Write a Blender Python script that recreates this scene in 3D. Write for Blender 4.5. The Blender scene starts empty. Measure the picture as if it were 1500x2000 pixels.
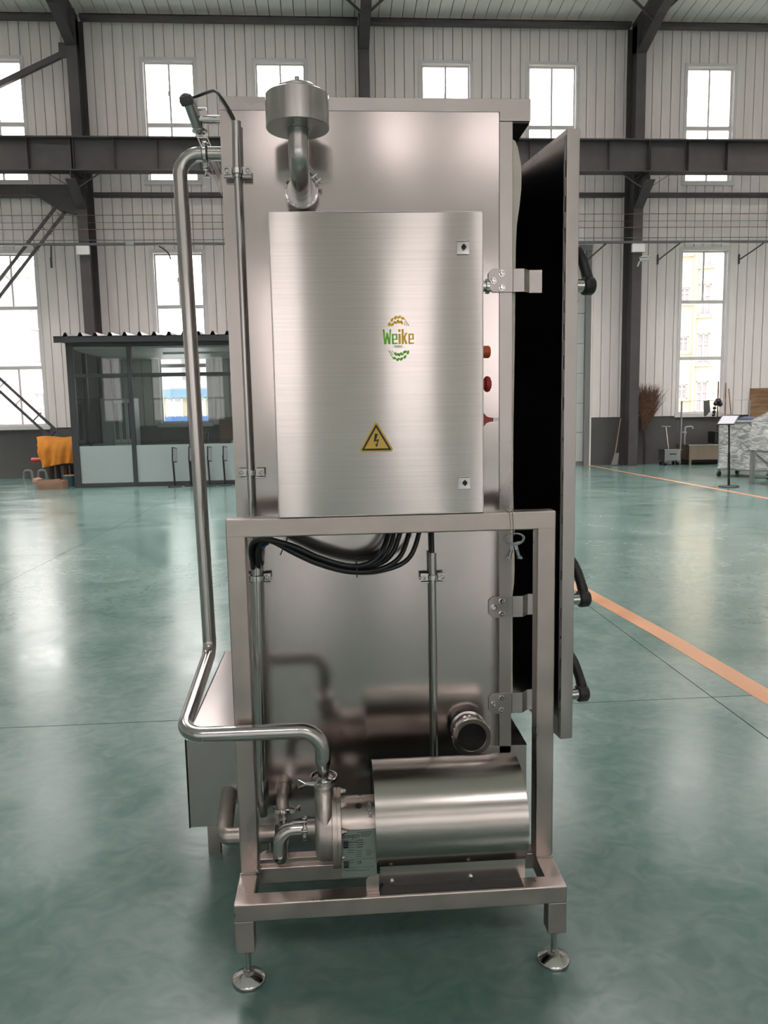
import bpy, bmesh, math, random
from mathutils import Vector, Matrix
random.seed(7)
sc = bpy.context.scene
col = sc.collection
rad = math.radians
# ------------------------------------------------------------------ camera
cam_d = bpy.data.cameras.new('camera'); cam = bpy.data.objects.new('camera', cam_d); col.objects.link(cam)
cam_d.sensor_fit = 'VERTICAL'; cam_d.sensor_height = 32.0; cam_d.lens = 32.0*1500/2000
cam_d.clip_start = .05; cam_d.clip_end = 300
p_, r_, y_ = rad(7.21), rad(-1.052), rad(3.74)
cp, sp, cr, sr, cy, sy = math.cos(p_), math.sin(p_), math.cos(r_), math.sin(r_), math.cos(y_), math.sin(y_)
RY = Matrix(((cy, -sy, 0), (sy, cy, 0), (0, 0, 1)))
RP = Matrix(((1, 0, 0), (0, -sp, -cp), (0, cp, -sp)))
RR = Matrix(((cr, -sr, 0), (sr, cr, 0), (0, 0, 1)))
W2C = RR @ RP @ RY                                   # world -> (right, down, forward)
CW = Matrix((W2C[0], -W2C[1], -W2C[2])).transposed() # columns: right, up, back
cam.matrix_world = Matrix.Translation((0, 0, 1.48)) @ CW.to_4x4()
sc.camera = cam
# ------------------------------------------------------------------ world, exposure
SKY = 10.0
wd = bpy.data.worlds.new('overcast'); sc.world = wd; wd.use_nodes = True
bg = wd.node_tree.nodes['Background']; bg.inputs[1].default_value = SKY
_n, _l = wd.node_tree.nodes, wd.node_tree.links          # overcast sky: zenith three times as bright as the horizon
_t = _n.new('ShaderNodeTexCoord'); _s = _n.new('ShaderNodeSeparateXYZ'); _l.new(_t.outputs['Generated'], _s.inputs[0])
_r = _n.new('ShaderNodeMapRange'); _r.inputs[1].default_value = 0; _r.inputs[2].default_value = 1; _r.inputs[3].default_value = 1/3; _r.inputs[4].default_value = 1
_l.new(_s.outputs[2], _r.inputs[0]); _c = _n.new('ShaderNodeVectorMath'); _c.operation = 'SCALE'; _c.inputs[0].default_value = (1.0, .925, .905)
_l.new(_r.outputs[0], _c.inputs['Scale']); _l.new(_c.outputs[0], bg.inputs[0])
sc.view_settings.view_transform = 'Standard'; sc.view_settings.look = 'None'
sc.view_settings.gamma = 1; sc.view_settings.use_curve_mapping = False
sc.view_settings.exposure = 1.08
WALL_Y, REAR_Y = 20.75, -20.0
WIN_Z = ((1.31, 5.77), (7.43, 10.40))
front_x = [c + 7*k for k in range(-3, 4) for c in (-3.85, -1.07)]
rear_x = sorted([c + 7*k for k in range(-3, 4) for c in (-1.05, 2.3)]+[4.95])  # last one: unseen window added for one more reflected band
REAR_Z = ((1.31, 5.77), (8.95, 10.85))
def window_light(x, y, z0, z1, face):
    d = bpy.data.lights.new('daylight_opening', 'AREA'); d.shape = 'RECTANGLE'; d.size = 1.25; d.size_y = z1-z0-.15
    d.cycles.is_portal = True
    o = bpy.data.objects.new('daylight_opening', d); col.objects.link(o); o.location = (x, y, (z0+z1)/2)
    o.rotation_euler = (rad(90), 0, 0) if face > 0 else (rad(-90), 0, 0)
for x in front_x:
    if abs(x) > 20: continue
    for z0, z1 in WIN_Z:
        if z0 < 2 and 2 < x < 7: continue
        window_light(x, 21.0, z0, z1, -1)
for x in rear_x:
    if abs(x) > 20: continue
    for z0, z1 in REAR_Z: window_light(x, REAR_Y-.2, z0, z1, 1)

# unseen roof lights added to brighten the hall: (x0, x1, y0, y1) openings in both slopes, out of the picture overhead
ADDED_ROOF_LIGHTS = [(c-1.6, c+1.6, y0, y1) for c in (-16.5, -9.5, -2.5, 4.5, 11.5, 18.5) for y0, y1 in ((-17.5, -8), (8.2, 17.8))]
EAVE, SL = 11.36, .085; RIDGE = EAVE+SL*20.4
def roof_z(y): return RIDGE-SL*abs(y-.4)
for x0, x1, y0, y1 in ADDED_ROOF_LIGHTS:
    d = bpy.data.lights.new('added_roof_opening', 'AREA'); d.shape = 'RECTANGLE'; d.size = x1-x0; d.size_y = y1-y0; d.cycles.is_portal = True
    o = bpy.data.objects.new('added_roof_opening', d); col.objects.link(o); o.location = ((x0+x1)/2, (y0+y1)/2, max(roof_z(y0), roof_z(y1))+.16)

# ------------------------------------------------------------------ helpers
def mat(name, c, rough=.5, metal=0., **k):
    m = bpy.data.materials.new(name); m.use_nodes = True
    b = m.node_tree.nodes['Principled BSDF']
    b.inputs['Base Color'].default_value = (*c, 1); b.inputs['Roughness'].default_value = rough; b.inputs['Metallic'].default_value = metal
    for kk, v in k.items(): b.inputs[kk].default_value = v
    return m
def nodes(m): return m.node_tree.nodes, m.node_tree.links, m.node_tree.nodes['Principled BSDF']
def vary(m, c0, c1, scale=3., detail=4., stretch=(1, 1, 1), rough=None, bump=0., bscale=None):
    """colour (and roughness) varied by world-position noise, optional fine bump"""
    n, l, b = nodes(m)
    g = n.new('ShaderNodeNewGeometry'); mp = n.new('ShaderNodeMapping'); mp.inputs['Scale'].default_value = stretch
    l.new(g.outputs['Position'], mp.inputs[0])
    t = n.new('ShaderNodeTexNoise'); t.inputs['Scale'].default_value = scale; t.inputs['Detail'].default_value = detail
    l.new(mp.outputs[0], t.inputs[0])
    r = n.new('ShaderNodeValToRGB'); r.color_ramp.elements[0].position = .32; r.color_ramp.elements[1].position = .68
    r.color_ramp.elements[0].color = (*c0, 1); r.color_ramp.elements[1].color = (*c1, 1)
    l.new(t.outputs[0], r.inputs[0]); l.new(r.outputs[0], b.inputs['Base Color'])
    if rough:
        mr = n.new('ShaderNodeMapRange'); mr.inputs[1].default_value = .3; mr.inputs[2].default_value = .7
        mr.inputs[3].default_value, mr.inputs[4].default_value = rough
        l.new(t.outputs[0], mr.inputs[0]); l.new(mr.outputs[0], b.inputs['Roughness'])
    if bump:
        t2 = n.new('ShaderNodeTexNoise'); t2.inputs['Scale'].default_value = bscale or scale*8
        l.new(mp.outputs[0], t2.inputs[0]); bp = n.new('ShaderNodeBump'); bp.inputs['Strength'].default_value = bump
        bp.inputs['Distance'].default_value = .01; l.new(t2.outputs[0], bp.inputs['Height']); l.new(bp.outputs[0], b.inputs['Normal'])
    return m

wl = {}
class G:
    def __init__(s): s.v = []; s.f = []
    def _add(s, vs, fs):
        o = len(s.v); s.v += [tuple(v) for v in vs]; s.f += [tuple(i+o for i in f) for f in fs]; return s
    def box(s, x0, x1, y0, y1, z0, z1, M=None):
        vs = [Vector((x, y, z)) for x in (x0, x1) for y in (y0, y1) for z in (z0, z1)]
        if M: vs = [M @ v for v in vs]
        return s._add(vs, [(0, 1, 3, 2), (4, 6, 7, 5), (0, 4, 5, 1), (2, 3, 7, 6), (0, 2, 6, 4), (1, 5, 7, 3)])
    def beam(s, a, b, w, h, up=(0, 0, 1)):
        """rectangular bar from a to b, w across, h along up"""
        a, b = Vector(a), Vector(b); d = (b-a).normalized(); sd = d.cross(Vector(up)).normalized(); u = sd.cross(d)
        vs = [q + sd*w/2*i + u*h/2*j for q in (a, b) for i in (-1, 1) for j in (-1, 1)]
        return s._add(vs, [(0, 2, 3, 1), (4, 5, 7, 6), (0, 1, 5, 4), (2, 6, 7, 3), (0, 4, 6, 2), (1, 3, 7, 5)])
    def tube(s, pts, r, n=20, cap=True, closed=False):
        pts = [Vector(p) for p in pts]; N = len(pts); rr = r if isinstance(r, (list, tuple)) else [r]*N
        T = []
        for i in range(N):
            if closed: t = pts[(i+1) % N]-pts[i-1]
            else: t = pts[min(i+1, N-1)]-pts[max(i-1, 0)]
            T.append(t.normalized())
        ref = Vector((0, 0, 1)) if abs(T[0].z) < .9 else Vector((1, 0, 0))
        u = T[0].cross(ref).normalized(); vs = []
        for i in range(N):
            u = (u - T[i]*u.dot(T[i])).normalized(); w = T[i].cross(u)
            for k in range(n):
                a = 2*math.pi*k/n; vs.append(pts[i] + (u*math.cos(a)+w*math.sin(a))*rr[i])
        fs = []
        for i in range(N if closed else N-1):
            j = (i+1) % N
            for k in range(n):
                k2 = (k+1) % n; fs.append((i*n+k, i*n+k2, j*n+k2, j*n+k))
        if cap and not closed: fs += [tuple(range(n))[::-1], tuple(range((N-1)*n, N*n))]
        return s._add(vs, fs)
    def cyl(s, a, b, r, r2=None, n=24, cap=True): return s.tube([a, b], [r, r if r2 is None else r2], n, cap)
    def lathe(s, c, axis, prof, n=32):
        """prof: list of (radius, height along axis)"""
        ax = Vector(axis).normalized(); ref = Vector((0, 0, 1)) if abs(ax.z) < .9 else Vector((1, 0, 0))
        u = ax.cross(ref).normalized(); w = ax.cross(u); c = Vector(c); vs = []
        for r, h in prof:
            for k in range(n):
                a = 2*math.pi*k/n; vs.append(c+ax*h+(u*math.cos(a)+w*math.sin(a))*max(r, 1e-5))
        fs = []
        for i in range(len(prof)-1):
            for k in range(n):
                k2 = (k+1) % n; fs.append((i*n+k, i*n+k2, (i+1)*n+k2, (i+1)*n+k))
        return s._add(vs, fs)
    def prism(s, poly, o, U, V, d):
        """polygon in plane (o, U, V), extruded by vector d"""
        o, U, V, d = Vector(o), Vector(U), Vector(V), Vector(d); n = len(poly)
        a = [o+U*p[0]+V*p[1] for p in poly]; vs = a+[q+d for q in a]
        fs = [tuple(range(n))[::-1], tuple(range(n, 2*n))]+[(i, (i+1) % n, (i+1) % n+n, i+n) for i in range(n)]
        return s._add(vs, fs)
    def build(s, name, m, parent=None, bevel=0, seg=2, sharp=35, label=None, kind=None, group=None):
        me = bpy.data.meshes.new(name)
        lo = [min(v[i] for v in s.v) for i in range(3)]; hi = [max(v[i] for v in s.v) for i in range(3)]
        c = Vector([(lo[i]+hi[i])/2 for i in range(3)])
        me.from_pydata([(v[0]-c.x, v[1]-c.y, v[2]-c.z) for v in s.v], [], s.f)
        bm = bmesh.new(); bm.from_mesh(me); bmesh.ops.recalc_face_normals(bm, faces=bm.faces)
        if bevel:
            es = [e for e in bm.edges if len(e.link_faces) == 2 and e.calc_face_angle(0) > rad(30)]
            bmesh.ops.bevel(bm, geom=es, offset=bevel, segments=seg, affect='EDGES', profile=.5, clamp_overlap=True)
        bm.to_mesh(me); bm.free()
        for p in me.polygons: p.use_smooth = True
        me.set_sharp_from_angle(angle=rad(sharp))
        me.materials.append(m)
        o = bpy.data.objects.new(name, me); col.objects.link(o)
        if bevel:
            w_ = o.modifiers.new('normals', 'WEIGHTED_NORMAL'); w_.weight = 100; w_.keep_sharp = True
        return put(o, c, parent, label, kind, group)
def put(o, c, parent=None, label=None, kind=None, group=None):
    c = Vector(c); wl[o.name] = c.copy()
    if parent: o.parent = parent; o.location = c - wl[parent.name]
    else: o.location = c
    if label: o['label'] = label
    if kind: o['kind'] = kind
    if group: o['group'] = group
    return o
def empty(name, loc, label=None, cat=None, group=None, kind=None, parent=None):
    o = bpy.data.objects.new(name, None); col.objects.link(o); o.empty_display_size = .1
    put(o, loc, parent, label, kind, group)
    if cat: o['category'] = cat
    return o
def tag(o, label, cat, group=None):
    o['label'] = label; o['category'] = cat
    if group: o['group'] = group
    return o
def fillet(pts, r, n=8):
    """polyline with rounded corners (r: one radius or one per inner corner)"""
    P = [Vector(p) for p in pts]; out = [P[0]]
    for i in range(1, len(P)-1):
        ri = r[i-1] if isinstance(r, (list, tuple)) else r
        a = (P[i-1]-P[i]).normalized(); b = (P[i+1]-P[i]).normalized(); th = a.angle(b)
        if th > math.pi-.02: out.append(P[i]); continue
        t = ri/math.tan(th/2); t = min(t, (P[i-1]-P[i]).length*.49 if i > 1 else (P[i-1]-P[i]).length*.98, (P[i+1]-P[i]).length*(.49 if i < len(P)-2 else .98))
        rr = t*math.tan(th/2); c = P[i]+(a+b).normalized()*(rr/math.sin(th/2))
        s0 = P[i]+a*t-c; s1 = P[i]+b*t-c; ang = s0.angle(s1); ax = s0.cross(s1).normalized()
        for k in range(n+1): out.append(c+Matrix.Rotation(ang*k/n, 3, ax) @ s0)
    out.append(P[-1]); return out
def bez(pts, n=10):
    """Catmull-Rom through points"""
    P = [Vector(p) for p in pts]; P = [P[0]*2-P[1]]+P+[P[-1]*2-P[-2]]; out = []
    for i in range(1, len(P)-2):
        for k in range(n):
            t = k/n; a, b, c, d = P[i-1:i+3]
            out.append(.5*((2*b)+(c-a)*t+(2*a-5*b+4*c-d)*t*t+(3*b-a-3*c+d)*t**3))
    out.append(P[-2]); return out
def text(body, size, loc, m, parent, name='lettering', rot=(rad(90), 0, 0), ext=.0003, align='CENTER', sx=1):
    cu = bpy.data.curves.new(name, 'FONT'); cu.body = body; cu.size = size; cu.extrude = ext; cu.offset = size*.022; cu.align_x = align; cu.align_y = 'CENTER'
    o = bpy.data.objects.new(name, cu); col.objects.link(o); dg = bpy.context.evaluated_depsgraph_get()
    me = bpy.data.meshes.new_from_object(o.evaluated_get(dg)); bpy.data.objects.remove(o); me.materials.clear(); me.materials.append(m)
    o = bpy.data.objects.new(name, me); col.objects.link(o); o.rotation_euler = rot; o.scale = (sx, 1, 1)
    return put(o, loc, parent)

# ------------------------------------------------------------------ materials
def steel(name, c=(.56, .535, .52), rough=.25, aniso=0., grain=None, gs=0.02, bow=0., bow_scale=1.5, tang='Z'):
    m = mat(name, c, rough, 1.); n, l, b = nodes(m)
    g = n.new('ShaderNodeNewGeometry')
    bump = None
    if bow:
        t = n.new('ShaderNodeTexNoise'); t.inputs['Scale'].default_value = bow_scale; t.inputs['Detail'].default_value = 1.
        l.new(g.outputs['Position'], t.inputs[0]); bump = n.new('ShaderNodeBump'); bump.inputs['Distance'].default_value = 1.; bump.inputs['Strength'].default_value = bow
        l.new(t.outputs[0], bump.inputs['Height']); l.new(bump.outputs[0], b.inputs['Normal'])
    if grain:
        mp = n.new('ShaderNodeMapping'); mp.inputs['Scale'].default_value = grain; l.new(g.outputs['Position'], mp.inputs[0])
        t = n.new('ShaderNodeTexNoise'); t.inputs['Scale'].default_value = 1.; t.inputs['Detail'].default_value = 3.; l.new(mp.outputs[0], t.inputs[0])
        mr = n.new('ShaderNodeMapRange'); mr.inputs[1].default_value = .3; mr.inputs[2].default_value = .7
        mr.inputs[3].default_value = max(.05, rough-gs*3); mr.inputs[4].default_value = rough+gs*3
        l.new(t.outputs[0], mr.inputs[0]); l.new(mr.outputs[0], b.inputs['Roughness'])
        mx = n.new('ShaderNodeMapRange'); mx.inputs[1].default_value = .3; mx.inputs[2].default_value = .7; mx.inputs[3].default_value = .93; mx.inputs[4].default_value = 1.05
        l.new(t.outputs[0], mx.inputs[0]); vm = n.new('ShaderNodeVectorMath'); vm.operation = 'SCALE'; vm.inputs[0].default_value = c
        mx.inputs[3].default_value, mx.inputs[4].default_value = (.93, 1.04) if aniso else (.86, 1.10); l.new(mx.outputs[0], vm.inputs['Scale']); l.new(vm.outputs[0], b.inputs['Base Color'])
    if aniso:
        b.inputs['Anisotropic'].default_value = aniso
        tg = n.new('ShaderNodeCombineXYZ'); tg.inputs[2 if tang == 'Z' else 0].default_value = 1.; l.new(tg.outputs[0], b.inputs['Tangent'])
    return m
M = {}
M['panel_steel'] = steel('satin_sheet_steel', (.51, .46, .445), .15, bow=.006, bow_scale=1.6)
M['rim_steel'] = steel('brushed_rim_steel', (.50, .455, .44), .36, grain=(3, 60, 3), gs=.03)
M['box_steel'] = steel('brushed_box_steel', (.52, .485, .465), .155, aniso=1., grain=(2, 2, 200), gs=.0)
M['tube_steel'] = steel('brushed_tube_steel', (.49, .425, .395), .36, grain=(7, 7, 7), gs=.04)
M['pipe_steel'] = steel('polished_pipe_steel', (.48, .455, .44), .20)
M['bright_steel'] = steel('bright_steel', (.62, .595, .58), .13)
M['cover_steel'] = steel('motor_cover_steel', (.47, .435, .41), .22)
M['cast_steel'] = steel('cast_steel', (.43, .385, .36), .42, grain=(40, 40, 40), gs=.03)
M['dark_metal'] = mat('dark_metal', (.03, .03, .03), .5, .6)
M['interior'] = mat('opening_shade', (.012, .012, .013), .55)  # near-black that stands in for shade inside openings
M['liner'] = mat('steel_liner', (.30, .28, .27), .35, 1.)
M['rubber'] = mat('black_rubber', (.012, .012, .013), .42)
M['cable'] = mat('black_cable', (.012, .013, .015), .38)
M['seal'] = vary(mat('cream_silicone', (.55, .50, .44), .5), (.50, .45, .39), (.62, .57, .5), 8)
M['orange'] = mat('orange_plastic', (.50, .07, .015), .35)
M['red'] = mat('red_plastic', (.36, .02, .015), .4)
M['white_plastic'] = mat('white_plastic', (.75, .74, .72), .4)
M['yellow'] = mat('sign_yellow', (.62, .40, .06), .4)
M['sign_black'] = mat('sign_black', (.02, .018, .015), .4)
M['logo_green'] = mat('logo_green', (.16, .52, .02), .45)
M['logo_yellow'] = mat('logo_yellow', (.85, .50, .02), .45)
M['plate_steel'] = steel('nameplate_steel', (.25, .30, .275), .45)  # green in the base colour stands in for the reflected floor
M['ink'] = mat('plate_ink', (.03, .04, .04), .5)
M['blue'] = mat('blue_wire', (.02, .08, .2), .4)
M['wall_panel'] = vary(mat('wall_panel_white', (.5, .48, .46), .5), (.80, .735, .71), (.87, .80, .775), 1.2, stretch=(4, 1, .4))
M['seam'] = mat('panel_seam', (.27, .255, .245), .7)
M['rail_grey'] = mat('dark_rail_grey', (.10, .097, .10), .5)
M['roof_panel'] = vary(mat('roof_panel_white', (.5, .48, .46), .5), (.88, .82, .77), (.93, .88, .83), 1.)
M['wainscot'] = vary(mat('grey_wainscot', (.09, .085, .085), .6), (.082, .079, .08), (.105, .10, .10), 1.5)
M['grey_steel'] = vary(mat('grey_paint_steel', (.05, .045, .045), .45), (.066, .057, .060), (.082, .071, .074), 3)
M['pvc'] = mat('white_window_frame', (.68, .66, .65), .4)
M['rear_wall'] = mat('rear_wall', (.76, .735, .71), .6)
M['door_grey'] = mat('door_grey', (.5, .52, .5), .4)
M['jamb'] = mat('jamb_grey', (.20, .20, .20), .5)
M['shed_frame'] = mat('shed_frame', (.035, .038, .042), .4)
M['shed_roof'] = mat('shed_roof_sheet', (.07, .07, .075), .35)
M['frost'] = mat('frosted_film', (.33, .385, .38), .35)
M['frost'].node_tree.nodes['Principled BSDF'].inputs['Transmission Weight'].default_value = .0
M['black'] = mat('matt_black', (.012, .012, .012), .5)
M['paper'] = mat('paper', (.36, .37, .40), .5)
M['orange_cloth'] = vary(mat('orange_cloth', (.62, .22, .02), .8), (.55, .18, .015), (.68, .26, .03), 4)
M['brown'] = vary(mat('brown_wood', (.05, .025, .018), .6), (.045, .022, .016), (.065, .03, .02), 6)
M['cardboard'] = vary(mat('cardboard', (.30, .17, .11), .8), (.28, .16, .10), (.33, .19, .13), 5)
M['bin_blue'] = mat('blue_grey_plastic', (.045, .10, .13), .5)
M['wood'] = vary(mat('plywood', (.26, .14, .07), .7), (.17, .085, .04), (.34, .20, .11), 2.2, stretch=(1, 1, 5))
M['stick'] = mat('wooden_stick', (.32, .22, .15), .6)
M['twig'] = vary(mat('twigs', (.12, .06, .035), .8), (.08, .04, .025), (.17, .09, .05), 12)
M['rust_steel'] = steel('stained_trough_steel', (.36, .28, .22), .45, grain=(8, 8, 2), gs=.03)
M['galv'] = steel('dull_cart_steel', (.42, .42, .42), .4)
M['orange_line'] = vary(mat('orange_floor_paint', (.55, .24, .10), .4), (.42, .19, .09), (.50, .25, .13), 5, rough=(.3, .45))
M['line_dark'] = mat('joint_dark', (.03, .035, .03), .8)
M['out_cream'] = mat('cream_facade', (.26, .225, .155), .9)
M['out_white'] = mat('white_facade', (.34, .33, .33), .9)
M['out_glass'] = mat('facade_glass', (.17, .16, .17), .4)
M['out_blue'] = mat('blue_paint', (.02, .07, .20), .7)
M['ground'] = mat('yard_ground', (.74, .71, .67), .9)
M['cloth_grey'] = mat('grey_cloth', (.10, .095, .095), .9)
M['navy'] = mat('navy_cloth', (.05, .06, .11), .8)
def glass(name, tint, refl=1.):
    m = bpy.data.materials.new(name); m.use_nodes = True; n = m.node_tree.nodes; l = m.node_tree.links
    n.remove(n['Principled BSDF']); out = n['Material Output']
    t = n.new('ShaderNodeBsdfTransparent'); t.inputs[0].default_value = (*tint, 1)
    g = n.new('ShaderNodeBsdfGlossy'); g.inputs['Roughness'].default_value = .02
    fr = n.new('ShaderNodeFresnel'); fr.inputs[0].default_value = 1.45
    mu = n.new('ShaderNodeMath'); mu.operation = 'MULTIPLY'; mu.inputs[1].default_value = refl
    x = n.new('ShaderNodeMixShader'); l.new(fr.outputs[0], mu.inputs[0]); l.new(mu.outputs[0], x.inputs[0])
    l.new(t.outputs[0], x.inputs[1]); l.new(g.outputs[0], x.inputs[2]); l.new(x.outputs[0], out.inputs[0])
    return m
M['glass'] = glass('window_glass', (.93, .94, .94))
M['rear_glass'] = glass('dimmed_rear_glass', (.66, .66, .66))  # tint added to dim the rear windows in reflections
M['shed_glass'] = glass('tinted_shed_glass', (.80, .86, .85), 1.3)
def film():
    m = bpy.data.materials.new('plastic_wrap'); m.use_nodes = True; n = m.node_tree.nodes; l = m.node_tree.links
    b = n['Principled BSDF']; b.inputs['Base Color'].default_value = (.72, .71, .71, 1); b.inputs['Roughness'].default_value = .22
    g = n.new('ShaderNodeNewGeometry'); mp = n.new('ShaderNodeMapping'); mp.inputs['Scale'].default_value = (3, 3, 6); mp.inputs['Rotation'].default_value = (.25, .3, 0)
    l.new(g.outputs['Position'], mp.inputs[0]); t = n.new('ShaderNodeTexNoise'); t.inputs['Scale'].default_value = 1.6; t.inputs['Detail'].default_value = 6; t.inputs['Distortion'].default_value = 1.2
    l.new(mp.outputs[0], t.inputs[0]); bp = n.new('ShaderNodeBump'); bp.inputs['Strength'].default_value = .9; bp.inputs['Distance'].default_value = .06
    l.new(t.outputs[0], bp.inputs['Height']); l.new(bp.outputs[0], b.inputs['Normal'])
    tr = n.new('ShaderNodeBsdfTransparent'); x = n.new('ShaderNodeMixShader')
    r = n.new('ShaderNodeMapRange'); r.inputs[1].default_value = .35; r.inputs[2].default_value = .6; r.inputs[3].default_value = .35; r.inputs[4].default_value = .85
    l.new(t.outputs[0], r.inputs[0]); l.new(r.outputs[0], x.inputs[0])
    l.new(tr.outputs[0], x.inputs[1]); l.new(b.outputs[0], x.inputs[2]); l.new(x.outputs[0], n['Material Output'].inputs[0])
    return m
M['film'] = film()
def floor_mat():
    m = mat('green_epoxy_floor', (.1, .16, .14), .3); n, l, b = nodes(m)
    g = n.new('ShaderNodeNewGeometry')
    def noise(s, d, st=(1, 1, 1), dist=0.):
        mp = n.new('ShaderNodeMapping'); mp.inputs['Scale'].default_value = st; l.new(g.outputs['Position'], mp.inputs[0])
        t = n.new('ShaderNodeTexNoise'); t.inputs['Scale'].default_value = s; t.inputs['Detail'].default_value = d; t.inputs['Distortion'].default_value = dist
        l.new(mp.outputs[0], t.inputs[0]); return t
    a = noise(.8, 7, (1, 1, 1), 1.6); c = noise(9, 8, (1, 1.2, 1), 1.5)
    mx = n.new('ShaderNodeMix'); mx.inputs[0].default_value = .35; l.new(a.outputs[0], mx.inputs[2]); l.new(c.outputs[0], mx.inputs[3])
    r = n.new('ShaderNodeValToRGB'); r.color_ramp.elements[0].position = .36; r.color_ramp.elements[1].position = .64
    r.color_ramp.elements[0].color = (.074, .140, .125, 1); r.color_ramp.elements[1].color = (.145, .210, .194, 1)
    l.new(mx.outputs[0], r.inputs[0]); l.new(r.outputs[0], b.inputs['Base Color'])
    mr = n.new('ShaderNodeMapRange'); mr.inputs[1].default_value = .35; mr.inputs[2].default_value = .65; mr.inputs[3].default_value = .17; mr.inputs[4].default_value = .27
    l.new(mx.outputs[0], mr.inputs[0]); l.new(mr.outputs[0], b.inputs['Roughness'])
    w = noise(3.5, 3, (1, 1, 1), .8); bp = n.new('ShaderNodeBump'); bp.inputs['Strength'].default_value = .12; bp.inputs['Distance'].default_value = .008
    l.new(w.outputs[0], bp.inputs['Height']); l.new(bp.outputs[0], b.inputs['Normal'])
    b.inputs['Specular IOR Level'].default_value = .6
    return m
M['floor'] = floor_mat()

# ================================================================== THE HALL
# floor slabs with sawn joints
floor = G().box(-24, 24, REAR_Y-.2, 21.0, -.30, -.012).build('floor', M['line_dark'], kind='structure')
xs = [-24]+[-3.05+4.975*k for k in range(-4, 6)]+[24]; ys = [REAR_Y-.2]+[3.70+4.97*k for k in range(-4, 4)]+[21.0]
for i in range(len(xs)-1):
    for j in range(len(ys)-1):
        if xs[i+1]-xs[i] < .1: continue
        G().box(xs[i]+.003, xs[i+1]-.003, ys[j]+.003, ys[j+1]-.003, -.012, 0).build('slab', M['floor'], floor)
# painted lines
def line(pts, w, name='trim_1'):
    g = G(); n = len(pts)
    L = []; 
    for i, (x, y) in enumerate(pts):
        a = Vector(pts[max(i-1, 0)]); b = Vector(pts[min(i+1, n-1)]); d = (b-a).normalized(); s_ = Vector((d.y, -d.x))*w/2
        L.append((x-s_.x, y-s_.y)); L.append((x+s_.x, y+s_.y))
    for i in range(n-1):
        a = [L[2*i], L[2*i+1], L[2*i+3], L[2*i+2]]
        g.prism(a, (0, 0, .0006), (1, 0, 0), (0, 1, 0), (0, 0, .001))
    return g.build(name, M['orange_line'], kind='structure')
line([(2.40, .2), (2.29, 2.0), (2.205, 3.7), (2.155, 4.8), (2.04, 6.25), (1.80, 8.6), (1.45, 12)], .135, 'trim_1')
line([(7.20, 6.0), (7.13, 12.1), (7.0, 20.7)], .12, 'trim_2')

def spans(x0, x1, zb, zt, holes):
    """boxes (x0,x1,z0,z1) of wall around rectangular holes"""
    cuts = sorted({x0, x1} | {h for H in holes for h in (H[0], H[1]) if x0 < h < x1}); out = []
    for a, b in zip(cuts, cuts[1:]):
        m_ = (a+b)/2; z = zb
        for H in sorted([H for H in holes if H[0] < m_ < H[1]], key=lambda H: H[2]):
            if min(H[2], zt) > z: out.append((a, b, z, min(H[2], zt)))
            z = max(z, H[3])
        if z < zt: out.append((a, b, z, zt))
    return out
DOOR = (2.95, 6.92, 0, 5.72)
holes = []
for x in front_x:
    for z0, z1 in WIN_Z:
        if z0 < 2 and 2 < x < 7: continue
        holes.append((x-.68, x+.68, z0, z1))
holesF = holes+[DOOR]
wall = empty('wall_back', (0, WALL_Y+.1, 0), kind='structure')
g = G()
for a, b, z0, z1 in spans(-24, 24, 0, EAVE+.1, holesF): g.box(a, b, 20.80, 20.98, z0, z1)
g.build('wall_core', M['seam'], wall)
g = G()
for a, b, z0, z1 in spans(-24, 24, 0, 1.30, holesF): g.box(a, b, 20.765, 20.81, z0, min(z1, 1.30))
g.build('wainscot', M['wainscot'], wall, bevel=.004, seg=1)
for a, b in ((-24, -11.17), (13.08, 24)):
    g = G()
    for q in spans(a, b, 1.3, EAVE, holesF): g.box(q[0], q[1], 20.755, 20.80, q[2], q[3])
    g.build('wall_sheet', M['wall_panel'], wall)
k = 0; x = -11.17
while x < 13.05:
    g = G()
    for a, b, z0, z1 in spans(x+.007, x+.243, 1.30, EAVE, holesF):
        if b-a > .004: g.box(a, b, 20.745, 20.80, z0, z1)
    if g.v: g.build('wall_panel', M['wall_panel'], wall, bevel=.006, seg=1)
    x += .25
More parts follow.
